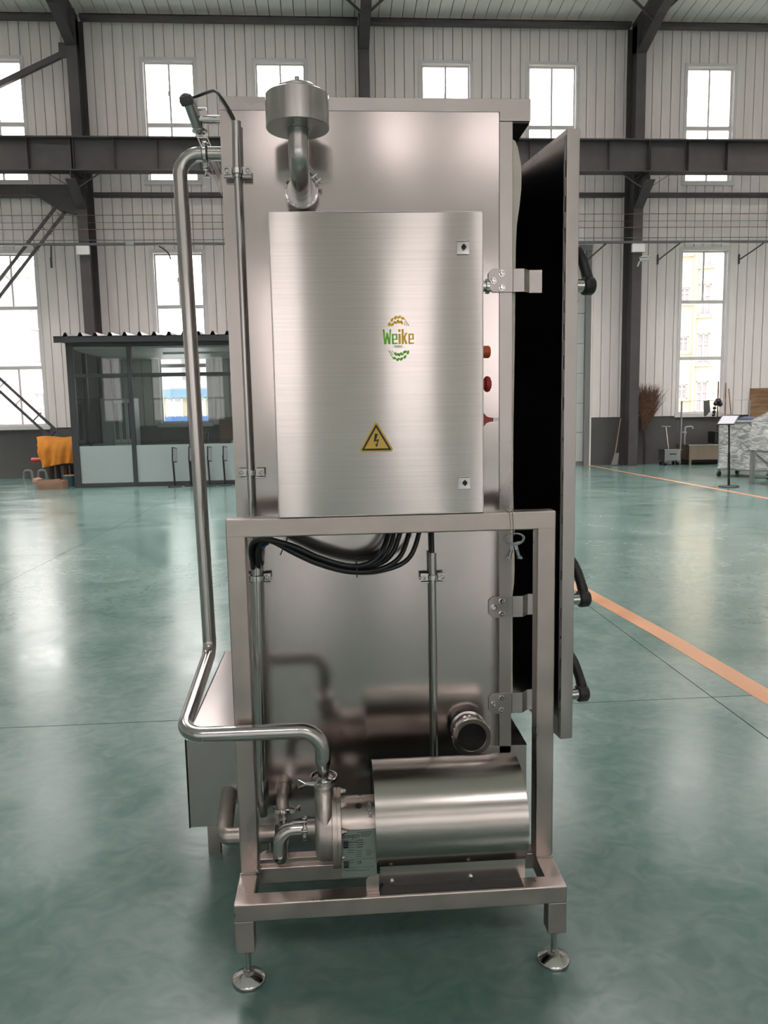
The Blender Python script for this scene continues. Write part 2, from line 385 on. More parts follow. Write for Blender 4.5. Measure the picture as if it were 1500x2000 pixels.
# windows
def window(i, x, z0, z1, low, y=20.80, parts=True, rear=False):
    w = empty('window_%d' % i, (x, y, z0), kind='structure')
    hw = .68
    f = G(); Y0, Y1 = (y+.03, y+.10) if not rear else (y-.10, y-.03)
    C0, C1 = (y-.075, y+.03) if not rear else (y-.03, y+.075)
    # casing round the opening
    c = G(); t = .055
    c.box(x-hw-.03, x-hw+t, C0, C1, z0-.03, z1+.03); c.box(x+hw-t, x+hw+.03, C0, C1, z0-.03, z1+.03)
    c.box(x-hw+t, x+hw-t, C0, C1, z1-t, z1+.03)
    c.build('casing', M['pvc'], w)
    G().box(x-hw-.05, x+hw+.05, C0-.02 if not rear else C0, C1 if not rear else C1+.02, z0-.05, z0+t).build('sill', M['pvc'], w, bevel=.005, seg=1)
    a, b = x-hw+t, x+hw-t; m = .045
    f.box(a, a+m, Y0, Y1, z0, z1-t); f.box(b-m, b, Y0, Y1, z0, z1-t); f.box(a+m, b-m, Y0, Y1, z1-t-m, z1-t); f.box(a+m, b-m, Y0, Y1, z0+t, z0+t+m)
    if low: rows = [z0+t+m, z0+1.55, z0+3.06, z1-t-m]; tr = .09
    else: rows = [z0+t+m, z0+1.42, z1-t-m]; tr = .10
    for zz in rows[1:-1]: f.box(a+m, b-m, Y0-.01, Y1, zz-tr/2, zz+tr/2)
    f.build('frame', M['pvc'], w, bevel=.004, seg=1)
    for j in range(len(rows)-1):
        p0, p1 = rows[j]+(tr/2 if j else 0), rows[j+1]-(tr/2 if j < len(rows)-2 else 0)
        split = (not low) or j == 2 or (j == 0 and x < -7)
        if split:
            G().box(x-.022, x+.022, Y0-.005, Y1-.01, p0, p1).build('mullion', M['pvc'], w)
            if j == len(rows)-2 and parts: G().box(x-.04, x-.015, Y0-.045, Y0-.005, (p0+p1)/2-.06, (p0+p1)/2+.06).build('latch', M['pvc'], w, bevel=.004)
            G().box(a+m, x-.022, Y0+.03, Y0+.036, p0, p1).build('pane', M['rear_glass' if rear else 'glass'], w)
            G().box(x+.022, b-m, Y0+.03, Y0+.036, p0, p1).build('pane', M['rear_glass' if rear else 'glass'], w)
        else: G().box(a+m, b-m, Y0+.03, Y0+.036, p0, p1).build('pane', M['rear_glass' if rear else 'glass'], w)
n = 0
for x0, x1, z0, z1 in holes:
    n += 1; window(n, (x0+x1)/2, z0, z1, z0 < 2, parts=abs(x0) < 12)
# sectional door
d = empty('door_1', (4.9, 20.8, 0), kind='structure')
for k in range(7):
    G().box(2.98, 6.89, 20.83, 20.88, .10+k*.80, .89+k*.80).build('door_panel', M['door_grey'], d, bevel=.008, seg=1)
G().box(2.98, 6.89, 20.88, 20.91, .02, 5.71).build('door_light_stop', M['jamb'], d)  # sheet added to stop daylight leaking between the panels
G().box(2.98, 6.89, 20.82, 20.89, .0, .095).build('bottom_seal', M['jamb'], d)
G().box(6.88, 7.03, 20.70, 20.82, 0, 5.80).build('jamb', M['jamb'], d, bevel=.006)
G().box(7.03, 7.07, 20.70, 20.80, 0, 5.80).build('jamb_edge', M['wall_panel'], d)
G().box(2.86, 2.98, 20.70, 20.82, 0, 5.80).build('jamb', M['jamb'], d, bevel=.006)
G().box(2.86, 7.03, 20.66, 20.80, 5.70, 5.86).build('header', M['jamb'], d, bevel=.006)
# other walls
g = G(); rh = [(x-.68, x+.68, z0, z1) for x in rear_x for z0, z1 in REAR_Z]
for a, b, z0, z1 in spans(-24, 24, 0, EAVE+.1, rh): g.box(a, b, REAR_Y-.2, REAR_Y, z0, z1)
g.build('wall_rear', M['rear_wall'], kind='structure')
for x0, x1, z0, z1 in rh: n += 1; window(n, (x0+x1)/2, z0, z1, z0 < 2, y=REAR_Y-.05, parts=False, rear=True)
for nm, xa in (('wall_left', -24.2), ('wall_right', 24)):
    G().prism([(REAR_Y-.2, 0), (21, 0), (21, EAVE), (.4, RIDGE), (REAR_Y-.2, EAVE)], (xa, 0, 0), (0, 1, 0), (0, 0, 1), (.2, 0, 0)).build(nm, M['rear_wall'], kind='structure')
# roof
ceil = empty('ceiling', (0, 0, RIDGE), kind='structure')
def slope_piece(g, x0, x1, y0, y1, t0, t1):
    if x1-x0 > .001 and y1-y0 > .001: g.prism([(y0, roof_z(y0)+t0), (y1, roof_z(y1)+t0), (y1, roof_z(y1)+t1), (y0, roof_z(y0)+t1)], (x0, 0, 0), (0, 1, 0), (0, 0, 1), (x1-x0, 0, 0))
def slope(g, X0, X1, Y0, Y1, t0, t1):
    hs = [(max(a, X0), min(b, X1), c, d_) for a, b, c, d_ in ADDED_ROOF_LIGHTS if Y0-.01 <= c and d_ <= Y1+.01 and b > X0 and a < X1]
    for a, b, c, d_ in spans(X0, X1, Y0, Y1, hs): slope_piece(g, a, b, c, d_, t0, t1)
g = G(); slope(g, -24, 24, REAR_Y-.2, .4, 0, .15); g.build('rear_slope', M['roof_panel'], ceil)
g = G(); slope(g, -24, 24, .4, 18.2, 0, .15); g.build('front_slope', M['roof_panel'], ceil)
g = G(); slope_piece(g, -24, 24, 18.2, 21, .05, .2); g.build('eave_slope', M['seam'], ceil)
for x0, x1, y0, y1 in ADDED_ROOF_LIGHTS:
    g = G(); slope_piece(g, x0, x1, y0, y1, .10, .106); g.build('added_roof_pane', M['glass'], ceil)  # glazing of the added roof lights
x = -11.17
while x < 14:
    G().prism([(20.74, roof_z(20.74)), (18.2, roof_z(18.2)), (18.2, roof_z(18.2)+.05), (20.74, roof_z(20.74)+.05)], (x+.008, 0, 0), (0, 1, 0), (0, 0, 1), (.284, 0, 0)).build('roof_panel', M['roof_panel'], ceil, bevel=.006, seg=1)
    x += .30
for a, b in ((-24, -11.18), (14.05, 24)):
    g = G(); slope_piece(g, a, b, 18.2, 20.74, 0, .05); g.build('roof_sheet', M['roof_panel'], ceil)
# eave member and girt
for i, (a, b) in enumerate(((-24, -6.13), (-5.84, .9), (1.16, 7.85), (8.13, 24))):
    g = G().box(a, b, 20.35, 20.55, 11.13, 11.15).box(a, b, 20.35, 20.37, 11.15, 11.24).box(a, b, 20.35, 20.55, 11.22, 11.24)
    g.build('trim_%d' % (3+i), M['grey_steel'], kind='structure')
    G().box(a, b, 20.62, 20.75, 7.06, 7.17).build('trim_%d' % (7+i), M['grey_steel'], kind='structure', bevel=.01, seg=1)
# columns with rafters and corbels
CX = (-12.98, -5.975, 1.03, 8.0, 14.97)
for i, cx in enumerate(CX):
    c = empty('column', (cx, 20.4, 0), kind='structure')
    hw = .125
    G().box(cx-hw, cx+hw, 20.05, 20.07, 0, 11.2).build('front_flange', M['grey_steel'], c)
    G().box(cx-hw, cx+hw, 20.68, 20.70, 0, 11.2).build('rear_flange', M['grey_steel'], c)
    G().box(cx-.008, cx+.008, 20.07, 20.68, 0, 11.2).build('web', M['grey_steel'], c)
    # haunched rafter running back over the hall
    lo = [(20.05, 10.38), (18.9, 10.76), (16.5, 11.10), (.5, 12.45)]
    top = [(.5, 13.05), (20.7, 11.33)]
    G().prism([(20.70, 10.6), (20.05, 10.42)]+[(y, z+.02) for y, z in lo[1:]]+top, (cx-.008, 0, 0), (0, 1, 0), (0, 0, 1), (.016, 0, 0)).build('rafter_web', M['grey_steel'], c)
    g = G()
    for (y0, z0), (y1, z1) in zip(lo, lo[1:]): g.beam((cx, y0, z0), (cx, y1, z1), .25, .022)
    g.build('rafter_flange', M['grey_steel'], c)
    # crane beam corbel
    G().prism([(20.06, 6.62), (19.35, 7.10), (19.35, 7.33), (20.06, 7.33)], (cx-.008, 0, 0), (0, 1, 0), (0, 0, 1), (.016, 0, 0)).build('corbel_web', M['grey_steel'], c)
    G().beam((cx, 20.05, 6.62), (cx, 19.32, 7.12), .24, .02).build('corbel_flange', M['grey_steel'], c)
    G().box(cx-.12, cx+.12, 19.34, 20.05, 7.31, 7.33).build('corbel_top', M['grey_steel'], c)
    if cx < 14:
        for s_ in (-1, 1):
            G().beam((cx+s_*.12, 19.6, 7.02), (cx+s_*.62, 19.6, 7.33), .06, .012).build('knee_brace', M['grey_steel'], c)
    if cx == 1.03 or cx == 8.0:
        for s_ in (-1, 1): G().beam((cx+s_*.02, 19.3, 10.78), (cx+s_*.75, 19.3, 11.42), .05, .05).build('fly_brace', M['grey_steel'], c)
# crane runway beam
cb = empty('trim_11', (0, 19.6, 7.34), kind='structure')
G().box(-24, 24, 19.45, 19.75, 7.345, 7.37).build('lower_flange', M['grey_steel'], cb)
G().box(-24, 24, 19.42, 19.78, 8.08, 8.11).build('upper_flange', M['grey_steel'], cb)
G().box(-24, 24, 19.595, 19.605, 7.37, 8.08).build('web', M['grey_steel'], cb)
G().box(-24, 24, 19.57, 19.63, 8.11, 8.16).build('rail', M['grey_steel'], cb)
for i in range(-11, 12):
    xx = -5.975+1.0*(i+5)+.0
    if -10 < xx < 13:
        G().box(xx-.006, xx+.006, 19.46, 19.74, 7.37, 8.08).build('stiffener', M['grey_steel'], cb)
for cx in CX:
    G().box(cx+.05, cx+.062, 19.46, 19.74, 7.37, 8.08).build('stiffener', M['grey_steel'], cb)
# bracing in the left bay
br = empty('trim_12', (-8.5, 20.3, 1), kind='structure')
G().box(-13, -7.3, 20.2, 20.45, 7.0, 7.235).build('strut', M['grey_steel'], br, bevel=.005, seg=1)
G().prism([(-7.3, 7.235), (-6.0, 7.235), (-6.0, 6.55), (-6.55, 6.62), (-7.05, 6.95), (-7.3, 7.0)], (0, 20.2, 0), (1, 0, 0), (0, 0, 1), (0, .02, 0)).build('gusset', M['grey_steel'], br)
G().prism([(-7.3, 7.0), (-7.05, 6.95), (-6.55, 6.62), (-6.0, 6.5), (-6.0, 6.52), (-6.55, 6.64), (-7.05, 6.97), (-7.3, 7.02)], (0, 20.1, 0), (1, 0, 0), (0, 0, 1), (0, .25, 0)).build('strut_flange', M['grey_steel'], br)
def channel_pair(a, b, nplates, name):
    a, b = Vector(a), Vector(b); d = (b-a).normalized(); nrm = Vector((-d.z, 0, d.x))
    for s_ in (-1, 1):
        q = nrm*.12*s_
        g = G().beam(a+q, b+q, .10, .012, nrm).beam(a+q+Vector((0, -.05, 0)), b+q+Vector((0, -.05, 0)), .01, .07, nrm)
        g.build(name, M['grey_steel'], br)
    for i in range(nplates):
        q = a+(b-a)*((i+.5)/nplates)
        G().beam(q-nrm*.17, q+nrm*.17, .10, .012).build('batten', M['grey_steel'], br)
channel_pair((-6.45, 20.25, 6.75), (-9.4, 20.25, 3.3), 9, 'diagonal_channel')
channel_pair((-8.9, 20.25, 3.0), (-6.5, 20.25, .55), 6, 'diagonal_channel')
G().beam((-9.6, 20.3, 8.75), (-6.1, 20.3, 10.35), .10, .13, (0, 0, 1)).build('upper_diagonal', M['grey_steel'], br)
G().box(-6.32, -6.09, 20.2, 20.22, 10.15, 10.50).build('gusset', M['grey_steel'], br)
# cable run under the crane beam: four bare wires and a channel on brackets
for i, z in enumerate((6.45, 6.275, 6.115, 5.86)):
    o = G().cyl((-13, 20.0, z), (16, 20.0, z+.03), .009 if i != 1 else .006, n=6).build('wire', mat('wire_%d' % i, ((.35, .16, .08), (.12, .15, .15), (.30, .12, .08), (.12, .13, .13))[i], .5))
    tag(o, ('bare copper coloured wire strung across the wall, topmost of four', 'thin grey wire strung across the wall, second from the top of four',
            'reddish wire strung across the wall, third from the top of four', 'thin dark wire strung just above the grey channel')[i], 'wire', 'wires strung across the back wall')
rl = empty('cable_channel', (0, 20.0, 5.74), 'grey steel channel on brackets running across the wall above the lower windows', 'channel')
G().box(-13, 16, 19.97, 20.03, 5.745, 5.80).build('channel', M['rail_grey'], rl)
for bx in (-7.0, -3.6, 4.3, 6.9, 8.85, 11.1):
    g = G().beam((bx-.02, 20.72, 5.45), (bx+.25, 20.0, 5.74), .04, .02).box(bx-.04, bx, 20.70, 20.742, 5.35, 5.6); g.build('bracket', M['rail_grey'], rl)
G().box(-4.95, -4.75, 19.955, 19.97, 5.745, 5.80).build('joint_plate', M['paper'], rl)
G().tube(bez([(-4.15, 20.0, 5.72), (-4.05, 20.0, 5.66), (-3.93, 20.0, 5.55), (-3.88, 20.0, 5.40)]), .018, 8).build('loose_cable', M['rubber'], rl)
# small white boxes and camera on the columns
for nm, x0, x1, lb in (('wall_box', -6.14, -5.83, 'white rectangular box fixed to the grey column above the glass office'), ('wall_box', 7.83, 8.16, 'white rectangular box fixed to the grey column above the security camera')):
    o = G().box(x0, x1, 19.95, 20.04, 5.52, 5.73).build(nm, M['white_plastic'], bevel=.008); tag(o, lb, 'box', 'white boxes on the columns')
sc_ = empty('security_camera', (8.03, 20.0, 5.22), 'small white bullet security camera on the right grey column', 'camera')
G().cyl((7.99, 19.86, 5.30), (8.24, 19.75, 5.33), .045, n=16).build('camera_body', M['white_plastic'], sc_)
G().box(7.98, 8.26, 19.70, 19.90, 5.355, 5.37).build('sun_hood', M['white_plastic'], sc_)
G().tube(bez([(8.02, 20.05, 5.20), (7.98, 19.95, 5.18), (7.99, 19.88, 5.26)]), .022, 10).build('mount', M['white_plastic'], sc_)

# ================================================================== OUTSIDE
g0 = G().box(-90, 90, 21.1, 120, -.4, -.2).build('ground', M['ground'], kind='structure')
G().box(-90, 90, -120, REAR_Y-.3, -.4, -.2).build('ground', M['ground'], kind='structure')
def facade(name, label, a, b, h, m, wins, thick=6, extra=None):
    """wall from a to b (xy), windows as (s0,s1,z0,z1) along it"""
    a, b = Vector((*a, -.2)), Vector((*b, -.2)); d = (b-a).normalized(); nr = Vector((d.y, -d.x, 0))
    e = empty(name, (a+b)/2, label, 'building')
    L = (b-a).length
    g = G()
    for s0, s1, z0, z1 in spans(0, L, 0, h, wins): g.prism([(s0, z0), (s1, z0), (s1, z1), (s0, z1)], a, d, (0, 0, 1), -nr*.25)
    g.build('facade_wall', m, e)
    G().prism([(0, 0), (L, 0), (L, h-.05), (0, h-.05)], a-nr*.26, d, (0, 0, 1), -nr*thick).build('building_core', M['out_glass'], e)
    for s0, s1, z0, z1 in wins:
        w = G().prism([(s0, z0), (s1, z0), (s1, z1), (s0, z1)], a-nr*.15, d, (0, 0, 1), -nr*.02).build('window', M['out_glass'], e)
        q = G(); t = .07
        for u0, u1, v0, v1 in ((s0, s1, z0, z0+t), (s0, s1, z1-t, z1), (s0, s0+t, z0, z1), (s1-t, s1, z0, z1), ((s0+s1)/2-t/2, (s0+s1)/2+t/2, z0, z1), (s0, s1, z0+(z1-z0)*.62, z0+(z1-z0)*.62+t)):
            q.prism([(u0, v0), (u1, v0), (u1, v1), (u0, v1)], a-nr*.10, d, (0, 0, 1), -nr*.04)
        q.build('window_frame', M['out_white'], w)
        G().prism([(s0-.1, z0-.12), (s1+.1, z0-.12), (s1+.1, z0), (s0-.1, z0)], a+nr*.10, d, (0, 0, 1), -nr*.3).build('window_ledge', m, w)
    if extra: extra(e, a, d, nr, L)
    return e
def cream_extra(e, a, d, nr, L):
    q = a+d*5.96+nr*.1
    G().cyl(q, q+Vector((0, 0, 12.5)), .07, n=8).build('drainpipe', M['out_cream'], e)
wins = []
for z in (.0, 2.42, 4.84, 7.26):
    for s_ in (.6, 3.0, 5.2, 8.2, 11, 14, 17, 20): wins.append((s_, s_+.52, z+2.2, z+2.98))
    for s_ in (1.5, 4.0, 6.12, 9.5, 12.2, 15.3, 18.3): wins.append((s_, s_+.60, z+1.55, z+3.10))
facade('cream_building', 'cream four storey building with drainpipe seen through the tall window on the right', (13.0, 41), (34, 33), 12.6, M['out_cream'], wins, extra=cream_extra)
wins = []
for s in [1.5+2.6*k for k in range(9)]:
    for z0, z1 in ((1.0, 3.1), (4.5, 7.2)): wins.append((s, s+1.0, z0, z1))
def white_extra(e, a, d, nr, L):
    G().prism([(-.8, 8.7), (L+.8, 8.7), (L+.8, 8.95), (-.8, 8.95)], a+nr*.9, d, (0, 0, 1), -nr*3).build('eaves', M['out_white'], e)
facade('white_building', 'white two storey building with narrow windows seen through the tall window on the left', (-28, 29), (-9.5, 44), 8.8, M['out_white'], wins, extra=white_extra)
bl = empty('yard_barrier', (-5, 31, -.2), 'low white yard shed with blue stripes seen through the glass office', 'shed')
G().box(-9.5, 2, 31, 33, 2.6, 4.4).build('shed_wall', M['out_white'], bl)
G().box(-9.5, 2, 30.9, 33.1, 2.3, 2.62).build('blue_band', mat('pale_blue', (.10, .17, .26), .7), bl)
G().box(-9.5, 2, 30.95, 33, -.2, 1.56).build('blue_skirt', M['out_blue'], bl)
for k in range(38): G().box(-9.45+k*.3, -9.20+k*.3, 31.0+.02*(k % 2), 31.06, 1.56, 2.3).build('slat', M['out_white'] if k % 3 else M['out_cream'], bl)
for k in range(7): G().box(-9.2+k*1.7, -8.5+k*1.7, 30.97, 31.02, 3.0, 3.9).build('window', M['out_glass'], bl)
tree_bits = random.Random(3)
tw = G()
for i in range(26):
    x0 = 14.3+tree_bits.random()*2.6; z1 = 1.6+tree_bits.random()*1.3; tw.cyl((x0, 27, -.2), (x0+tree_bits.uniform(-.4, .5), 27, z1), .02, .006, n=5)
o = tw.build('bare_shrub', M['twig']); tag(o, 'bare leafless shrub outside the tall window on the right', 'shrub')

# ================================================================== GLASS OFFICE
SX0, SX1, SY0, SY1 = -5.69, .20, 17.30, 20.72
sh = empty('glass_office', (-2.7, 19, 0), 'grey framed glass office cabin with corrugated roof against the back wall', 'cabin')
fr = M['shed_frame']
posts = [(-5.69, -5.545), (-4.412, -4.318), (-3.165, -3.08), (-1.93, -1.845), (-.70, -.615), (.10, .20)]
for a, b in posts: G().box(a, b, 17.30, 17.38, 0, 3.08).build('post', fr, sh, bevel=.006, seg=1)
G().box(SX0, SX1, 17.29, 17.39, 3.06, 3.16).build('top_rail', fr, sh, bevel=.005, seg=1)
for (a, _), (b0, b) in zip([(p[1], 0) for p in posts], posts[1:]):
    a2, b2 = a, b0
    G().box(a2, b2, 17.31, 17.37, 2.40, 2.48).build('transom', fr, sh, bevel=.004, seg=1)
    G().box(a2, b2, 17.30, 17.38, 0, .10).build('bottom_rail', fr, sh, bevel=.004, seg=1)
    G().box(a2, b2, 17.335, 17.341, 2.48, 3.06).build('pane', M['shed_glass'], sh)
    G().box(a2, b2, 17.335, 17.341, .915, 2.40).build('pane', M['shed_glass'], sh)
    G().box(a2, b2, 17.333, 17.343, .10, .915).build('frosted_pane', M['frost'], sh)
for y0 in (18.35, 19.45, 20.60):
    G().box(-5.68, -5.60, y0, y0+.08, 0, 3.08).build('post', fr, sh)
    G().box(.11, .19, y0, y0+.08, 0, 3.08).build('post', fr, sh)
for y0, y1 in ((17.38, 18.35), (18.43, 19.45), (19.53, 20.60)):
    for xx in (-5.645, .15):
        G().box(xx-.003, xx+.003, y0, y1, .915, 3.06).build('pane', M['shed_glass'], sh)
        G().box(xx-.005, xx+.005, y0, y1, .10, .915).build('frosted_pane', M['frost'], sh)
        G().box(xx-.035, xx+.035, y0, y1, 0, .10).build('bottom_rail', fr, sh)
        G().box(xx-.035, xx+.035, y0, y1, 3.0, 3.08).build('side_rail', fr, sh)
G().box(SX0+.05, SX1-.05, 17.4, 20.7, 3.02, 3.07).build('ceiling_board', M['white_plastic'], sh)
G().box(-3.9, -1.8, 18.6, 18.7, 2.98, 3.02).build('ceiling_lamp', M['white_plastic'], sh)
# corrugated roof: one sheet whose ribs are real
prof = []; x = -5.86
while x < .35:
    prof += [(x, 0), (x+.20, 0), (x+.235, .075), (x+.275, .075)]; x += .31
prof.append((x, 0)); poly = prof+[(p[0], p[1]-.012) for p in reversed(prof)]
G().prism(poly, (0, 17.08, 3.265), (1, 0, 0), (0, 0, 1), (0, 3.62, .05)).build('corrugated_roof', M['shed_roof'], sh)
G().box(-5.86, .30, 17.09, 17.13, 3.13, 3.252).build('fascia', fr, sh, bevel=.006, seg=1)
G().box(-5.84, .28, 17.13, 20.7, 3.17, 3.25).build('roof_board', fr, sh)
# things in and near the office
fc = empty('filing_cabinet', (-5.0, 19.45, 0), 'pale grey filing cabinet with tall glazed doors inside the glass office', 'cabinet')
G().box(-5.58, -4.80, 19.22, 19.75, 0, 2.0).build('cabinet_body', M['paper'], fc, bevel=.006)
for i in range(3):
    x0 = -5.29+i*.163
    G().box(x0, x0+.153, 19.20, 19.22, .92, 1.96).build('door', M['white_plastic'], fc, bevel=.004, seg=1)
    G().box(x0+.035, x0+.12, 19.19, 19.20, 1.0, 1.88).build('door_glass', M['out_glass'], fc)
    G().box(x0, x0+.153, 19.20, 19.22, .60, .90).build('drawer', M['white_plastic'], fc, bevel=.004, seg=1)
    G().box(x0+.04, x0+.11, 19.18, 19.20, .70, .80).build('handle', M['black'], fc)
    G().box(x0, x0+.153, 19.20, 19.22, .08, .58).build('door', M['white_plastic'], fc, bevel=.004, seg=1)
of = empty('office_chair', (-3.25, 18.6, 0), 'black office chair with chrome frame inside the glass office', 'chair')
G().box(-3.38, -3.0, 18.78, 18.84, .65, 1.14).build('backrest', M['black'], of, bevel=.03)
G().box(-3.4, -2.98, 18.4, 18.84, .44, .52).build('seat', M['black'], of, bevel=.03)
for sx in (-3.40, -2.98): G().tube(fillet([(sx, 18.42, .01), (sx, 18.42, .46), (sx, 18.86, .50), (sx, 18.86, 1.15)], .05), .013, 8).build('side_frame', M['bright_steel'], of)
dk = empty('office_desk', (-2.2, 19.6, 0), 'brown office desk inside the glass office behind the sign stands', 'desk')
G().box(-2.85, -1.0, 19.2, 19.9, .72, .76).build('desk_top', M['brown'], dk, bevel=.005)
for q in (-2.8, -1.08): G().box(q, q+.04, 19.22, 19.88, 0, .72).build('side_board', M['brown'], dk)
o = G().box(-2.9, -1.9, 20.2, 20.25, .86, 1.5).build('notice_board', M['cardboard']); tag(o, 'brown board standing at the window wall inside the glass office', 'board')
o = G().lathe((-2.42, 19.35, .76), (0, 0, 1), [(0, 0), (.09, 0), (.11, .06), (.07, .15), (.03, .17), (0, .19)]).build('teapot', M['white_plastic']); tag(o, 'small white teapot on the office desk', 'teapot')
# sign stands
def sign_stand(x, y, lb, tilt=.12):
    e = empty('sign_stand', (x, y, 0), lb, 'sign stand', 'black sign stands in front of the glass office')
    G().lathe((x, y, 0), (0, 0, 1), [(0, 0), (.15, 0), (.155, .012), (.14, .022), (.03, .03), (0, .03)], 28).build('base', M['black'], e)
    G().cyl((x, y, .02), (x-.02, y, .66), .021, n=10).build('pole', M['black'], e)
    Mx = Matrix.Translation((x+.02, y, .70)) @ Matrix.Rotation(rad(79), 4, 'Z') @ Matrix.Rotation(tilt, 4, 'Y')
    G().box(-.12, .12, -.012, .012, -.16, .16, Mx).build('sign_frame', M['black'], e, bevel=.004)
    G().box(-.10, .10, -.015, -.012, -.14, .14, Mx).build('sign_sheet', M['paper'], e)
for x, y, lb in ((-3.455, 17.0, 'black sign stand before the frosted panes, leftmost of the row'), (-3.12, 17.10, 'black sign stand mostly hidden behind the tall steel pipe'),
                 (-2.71, 17.05, 'black sign stand just right of the tall steel pipe'), (-2.38, 17.08, 'black sign stand nearest the machine cabinet edge')): sign_stand(x, y, lb)

# ================================================================== LEFT CORNER
tb = empty('workbench', (-6.2, 18.2, 0), 'dark brown workbench under the orange cloth beside the glass office', 'bench')
G().box(-6.66, -5.82, 18.35, 18.9, .44, .52).build('bench_top', M['brown'], tb, bevel=.005)
for lx in (-6.60, -6.27, -5.90):
    for ly in (18.37, 18.82): G().box(lx, lx+.08, ly, ly+.08, 0, .44).build('leg', M['brown'], tb)
cl = G(); NU, NV = 26, 18; P = []
for j in range(NV+1):
    v = j/NV
    for i in range(NU+1):
        u = i/NU; xx = -6.80+u*.88 + (.10*v if u < .1 else 0)*(1 if v > .3 else 0); zz = 1.12-v*(.66+.06*math.sin(u*5+1))
        yy = 18.30-.10*math.sin(min(1, v*2)*1.57)+.035*math.sin(u*17+v*3)*v+.025*math.sin(u*31+v*5)*v
        P.append((xx+.03*math.sin(v*9)*(1-u), yy-.02, zz+.02*math.sin(u*7)))
cl._add(P+[(p[0], p[1]+.012, p[2]) for p in P], [(j*(NU+1)+i, j*(NU+1)+i+1, (j+1)*(NU+1)+i+1, (j+1)*(NU+1)+i) for j in range(NV) for i in range(NU)]+[(len(P)+j*(NU+1)+i, len(P)+(j+1)*(NU+1)+i, len(P)+(j+1)*(NU+1)+i+1, len(P)+j*(NU+1)+i+1) for j in range(NV) for i in range(NU)])
top = []
for j in range(5):
    for i in range(NU+1): top.append((-6.80+i/NU*.88, 18.28+j*.08, 1.12+.02*math.sin(i/NU*7)-.004*j))
cl._add(top, [(j*(NU+1)+i, j*(NU+1)+i+1, (j+1)*(NU+1)+i+1, (j+1)*(NU+1)+i) for j in range(4) for i in range(NU)])
o = cl.build('orange_cloth', M['orange_cloth'], sharp=60); tag(o, 'orange cloth draped over equipment on the brown workbench', 'cloth')
o = G().cyl((-7.02, 18.48, .578), (-6.63, 18.48, .578), .055, n=20).build('red_pipe', mat('red_pipe', (.45, .05, .02), .4)); tag(o, 'short red tube sticking out left of the workbench', 'tube')
bxo = empty('cardboard_box', (-6.15, 17.3, 0), 'open cardboard box on the floor beside the glass office', 'box')
g = G().box(-6.42, -5.87, 17.05, 17.06, 0, .18).box(-6.42, -5.87, 17.44, 17.45, 0, .18).box(-6.42, -6.41, 17.06, 17.44, 0, .18).box(-5.88, -5.87, 17.06, 17.44, 0, .18).box(-6.41, -5.88, 17.06, 17.44, 0, .01)
g.build('carton_wall', M['cardboard'], bxo)
G().prism([(-6.45, .13), (-5.93, .16), (-5.87, .24), (-6.40, .20)], (0, 16.98, 0), (1, 0, 0), (0, 0, 1), (0, .008, 0)).build('flap', M['cardboard'], bxo)
G().prism([(17.06, .18), (17.44, .18), (17.42, .25), (17.08, .25)], (-6.50, 0, 0), (0, 1, 0), (0, 0, 1), (.09, 0, -.03)).build('flap', M['cardboard'], bxo)
bn = empty('waste_bin', (-5.93, 17.75, 0), 'blue grey bin with a board on top beside the glass office', 'bin')
G().lathe((-5.93, 17.75, 0), (0, 0, 1), [(0, 0), (.10, 0), (.125, .24), (.11, .24), (.09, .02), (0, .02)]).build('bin_body', M['bin_blue'], bn)
G().box(-6.05, -5.80, 17.65, 17.88, .242, .262).build('board', M['cardboard'], bn)
for i, x in enumerate((-8.02, -7.66)):
    o = G().tube(fillet([(x, 20.5, 0), (x+.03, 20.5, .21), (x+.20, 20.5, .21), (x+.23, 20.5, 0)], .07), .035, 8).build('grey_hoop', M['jamb'])
    tag(o, ('grey rounded bracket on the floor by the wainscot, the left one', 'grey rounded bracket on the floor by the wainscot, nearer the workbench')[i], 'bracket', 'grey brackets by the left wainscot')

# ================================================================== RIGHT CORNER
o = empty('shovel', (7.8, 20.5, 0), 'long handled shovel leaning against the right grey column', 'shovel')
G().cyl((7.62, 20.35, .28), (7.84, 20.55, 1.27), .018, n=8).build('handle', M['stick'], o)
G().prism([(7.50, .02), (7.68, .02), (7.72, .34), (7.60, .34)], (0, 20.30, 0), (1, 0, 0), (0, 0, 1), (0, .03, 0)).build('blade', M['cast_steel'], o)
bs = empty('twig_broom', (8.50, 20.5, 0), 'large brown twig broom standing head up beside the right grey column', 'broom')
G().tube(bez([(8.50, 20.5, .0), (8.50, 20.5, .5), (8.46, 20.5, 1.0)]), .035, 10).build('handle', M['brown'], bs)
g = G(); R = random.Random(5)
for i in range(1150):
    a = R.gauss(0, .26); b_ = R.gauss(0, .12); L = R.uniform(.55, 1.1)
    p0 = Vector((8.46+R.gauss(0, .02), 20.48+R.gauss(0, .015), .92+R.random()*.25)); d1 = Vector((math.sin(a+.16)*.9, b_*.4, 1)).normalized()
    if p0.x+d1.x*L < 8.22: continue
    p1 = p0+d1*L*.5; p2 = p1+(d1+Vector((R.gauss(0, .18), 0, R.gauss(0, .1)))).normalized()*L*.5
    g.tube([p0, p1, p2], [.006, .005, .0025], 3, cap=False)
g.build('twigs', M['twig'], bs, kind='stuff')
ct = empty('tool_cart', (9.2, 20.3, 0), 'small grey steel box cart with pull handle beside the twig broom', 'cart')
G().box(8.83, 9.26, 19.95, 20.35, .13, .40).build('cart_box', M['galv'], ct, bevel=.006)
G().box(8.81, 9.28, 19.93, 20.37, .40, .43).build('rim', M['bright_steel'], ct, bevel=.004)
G().box(8.97, 9.14, 19.93, 19.95, .29, .315).build('pull', M['dark_metal'], ct)
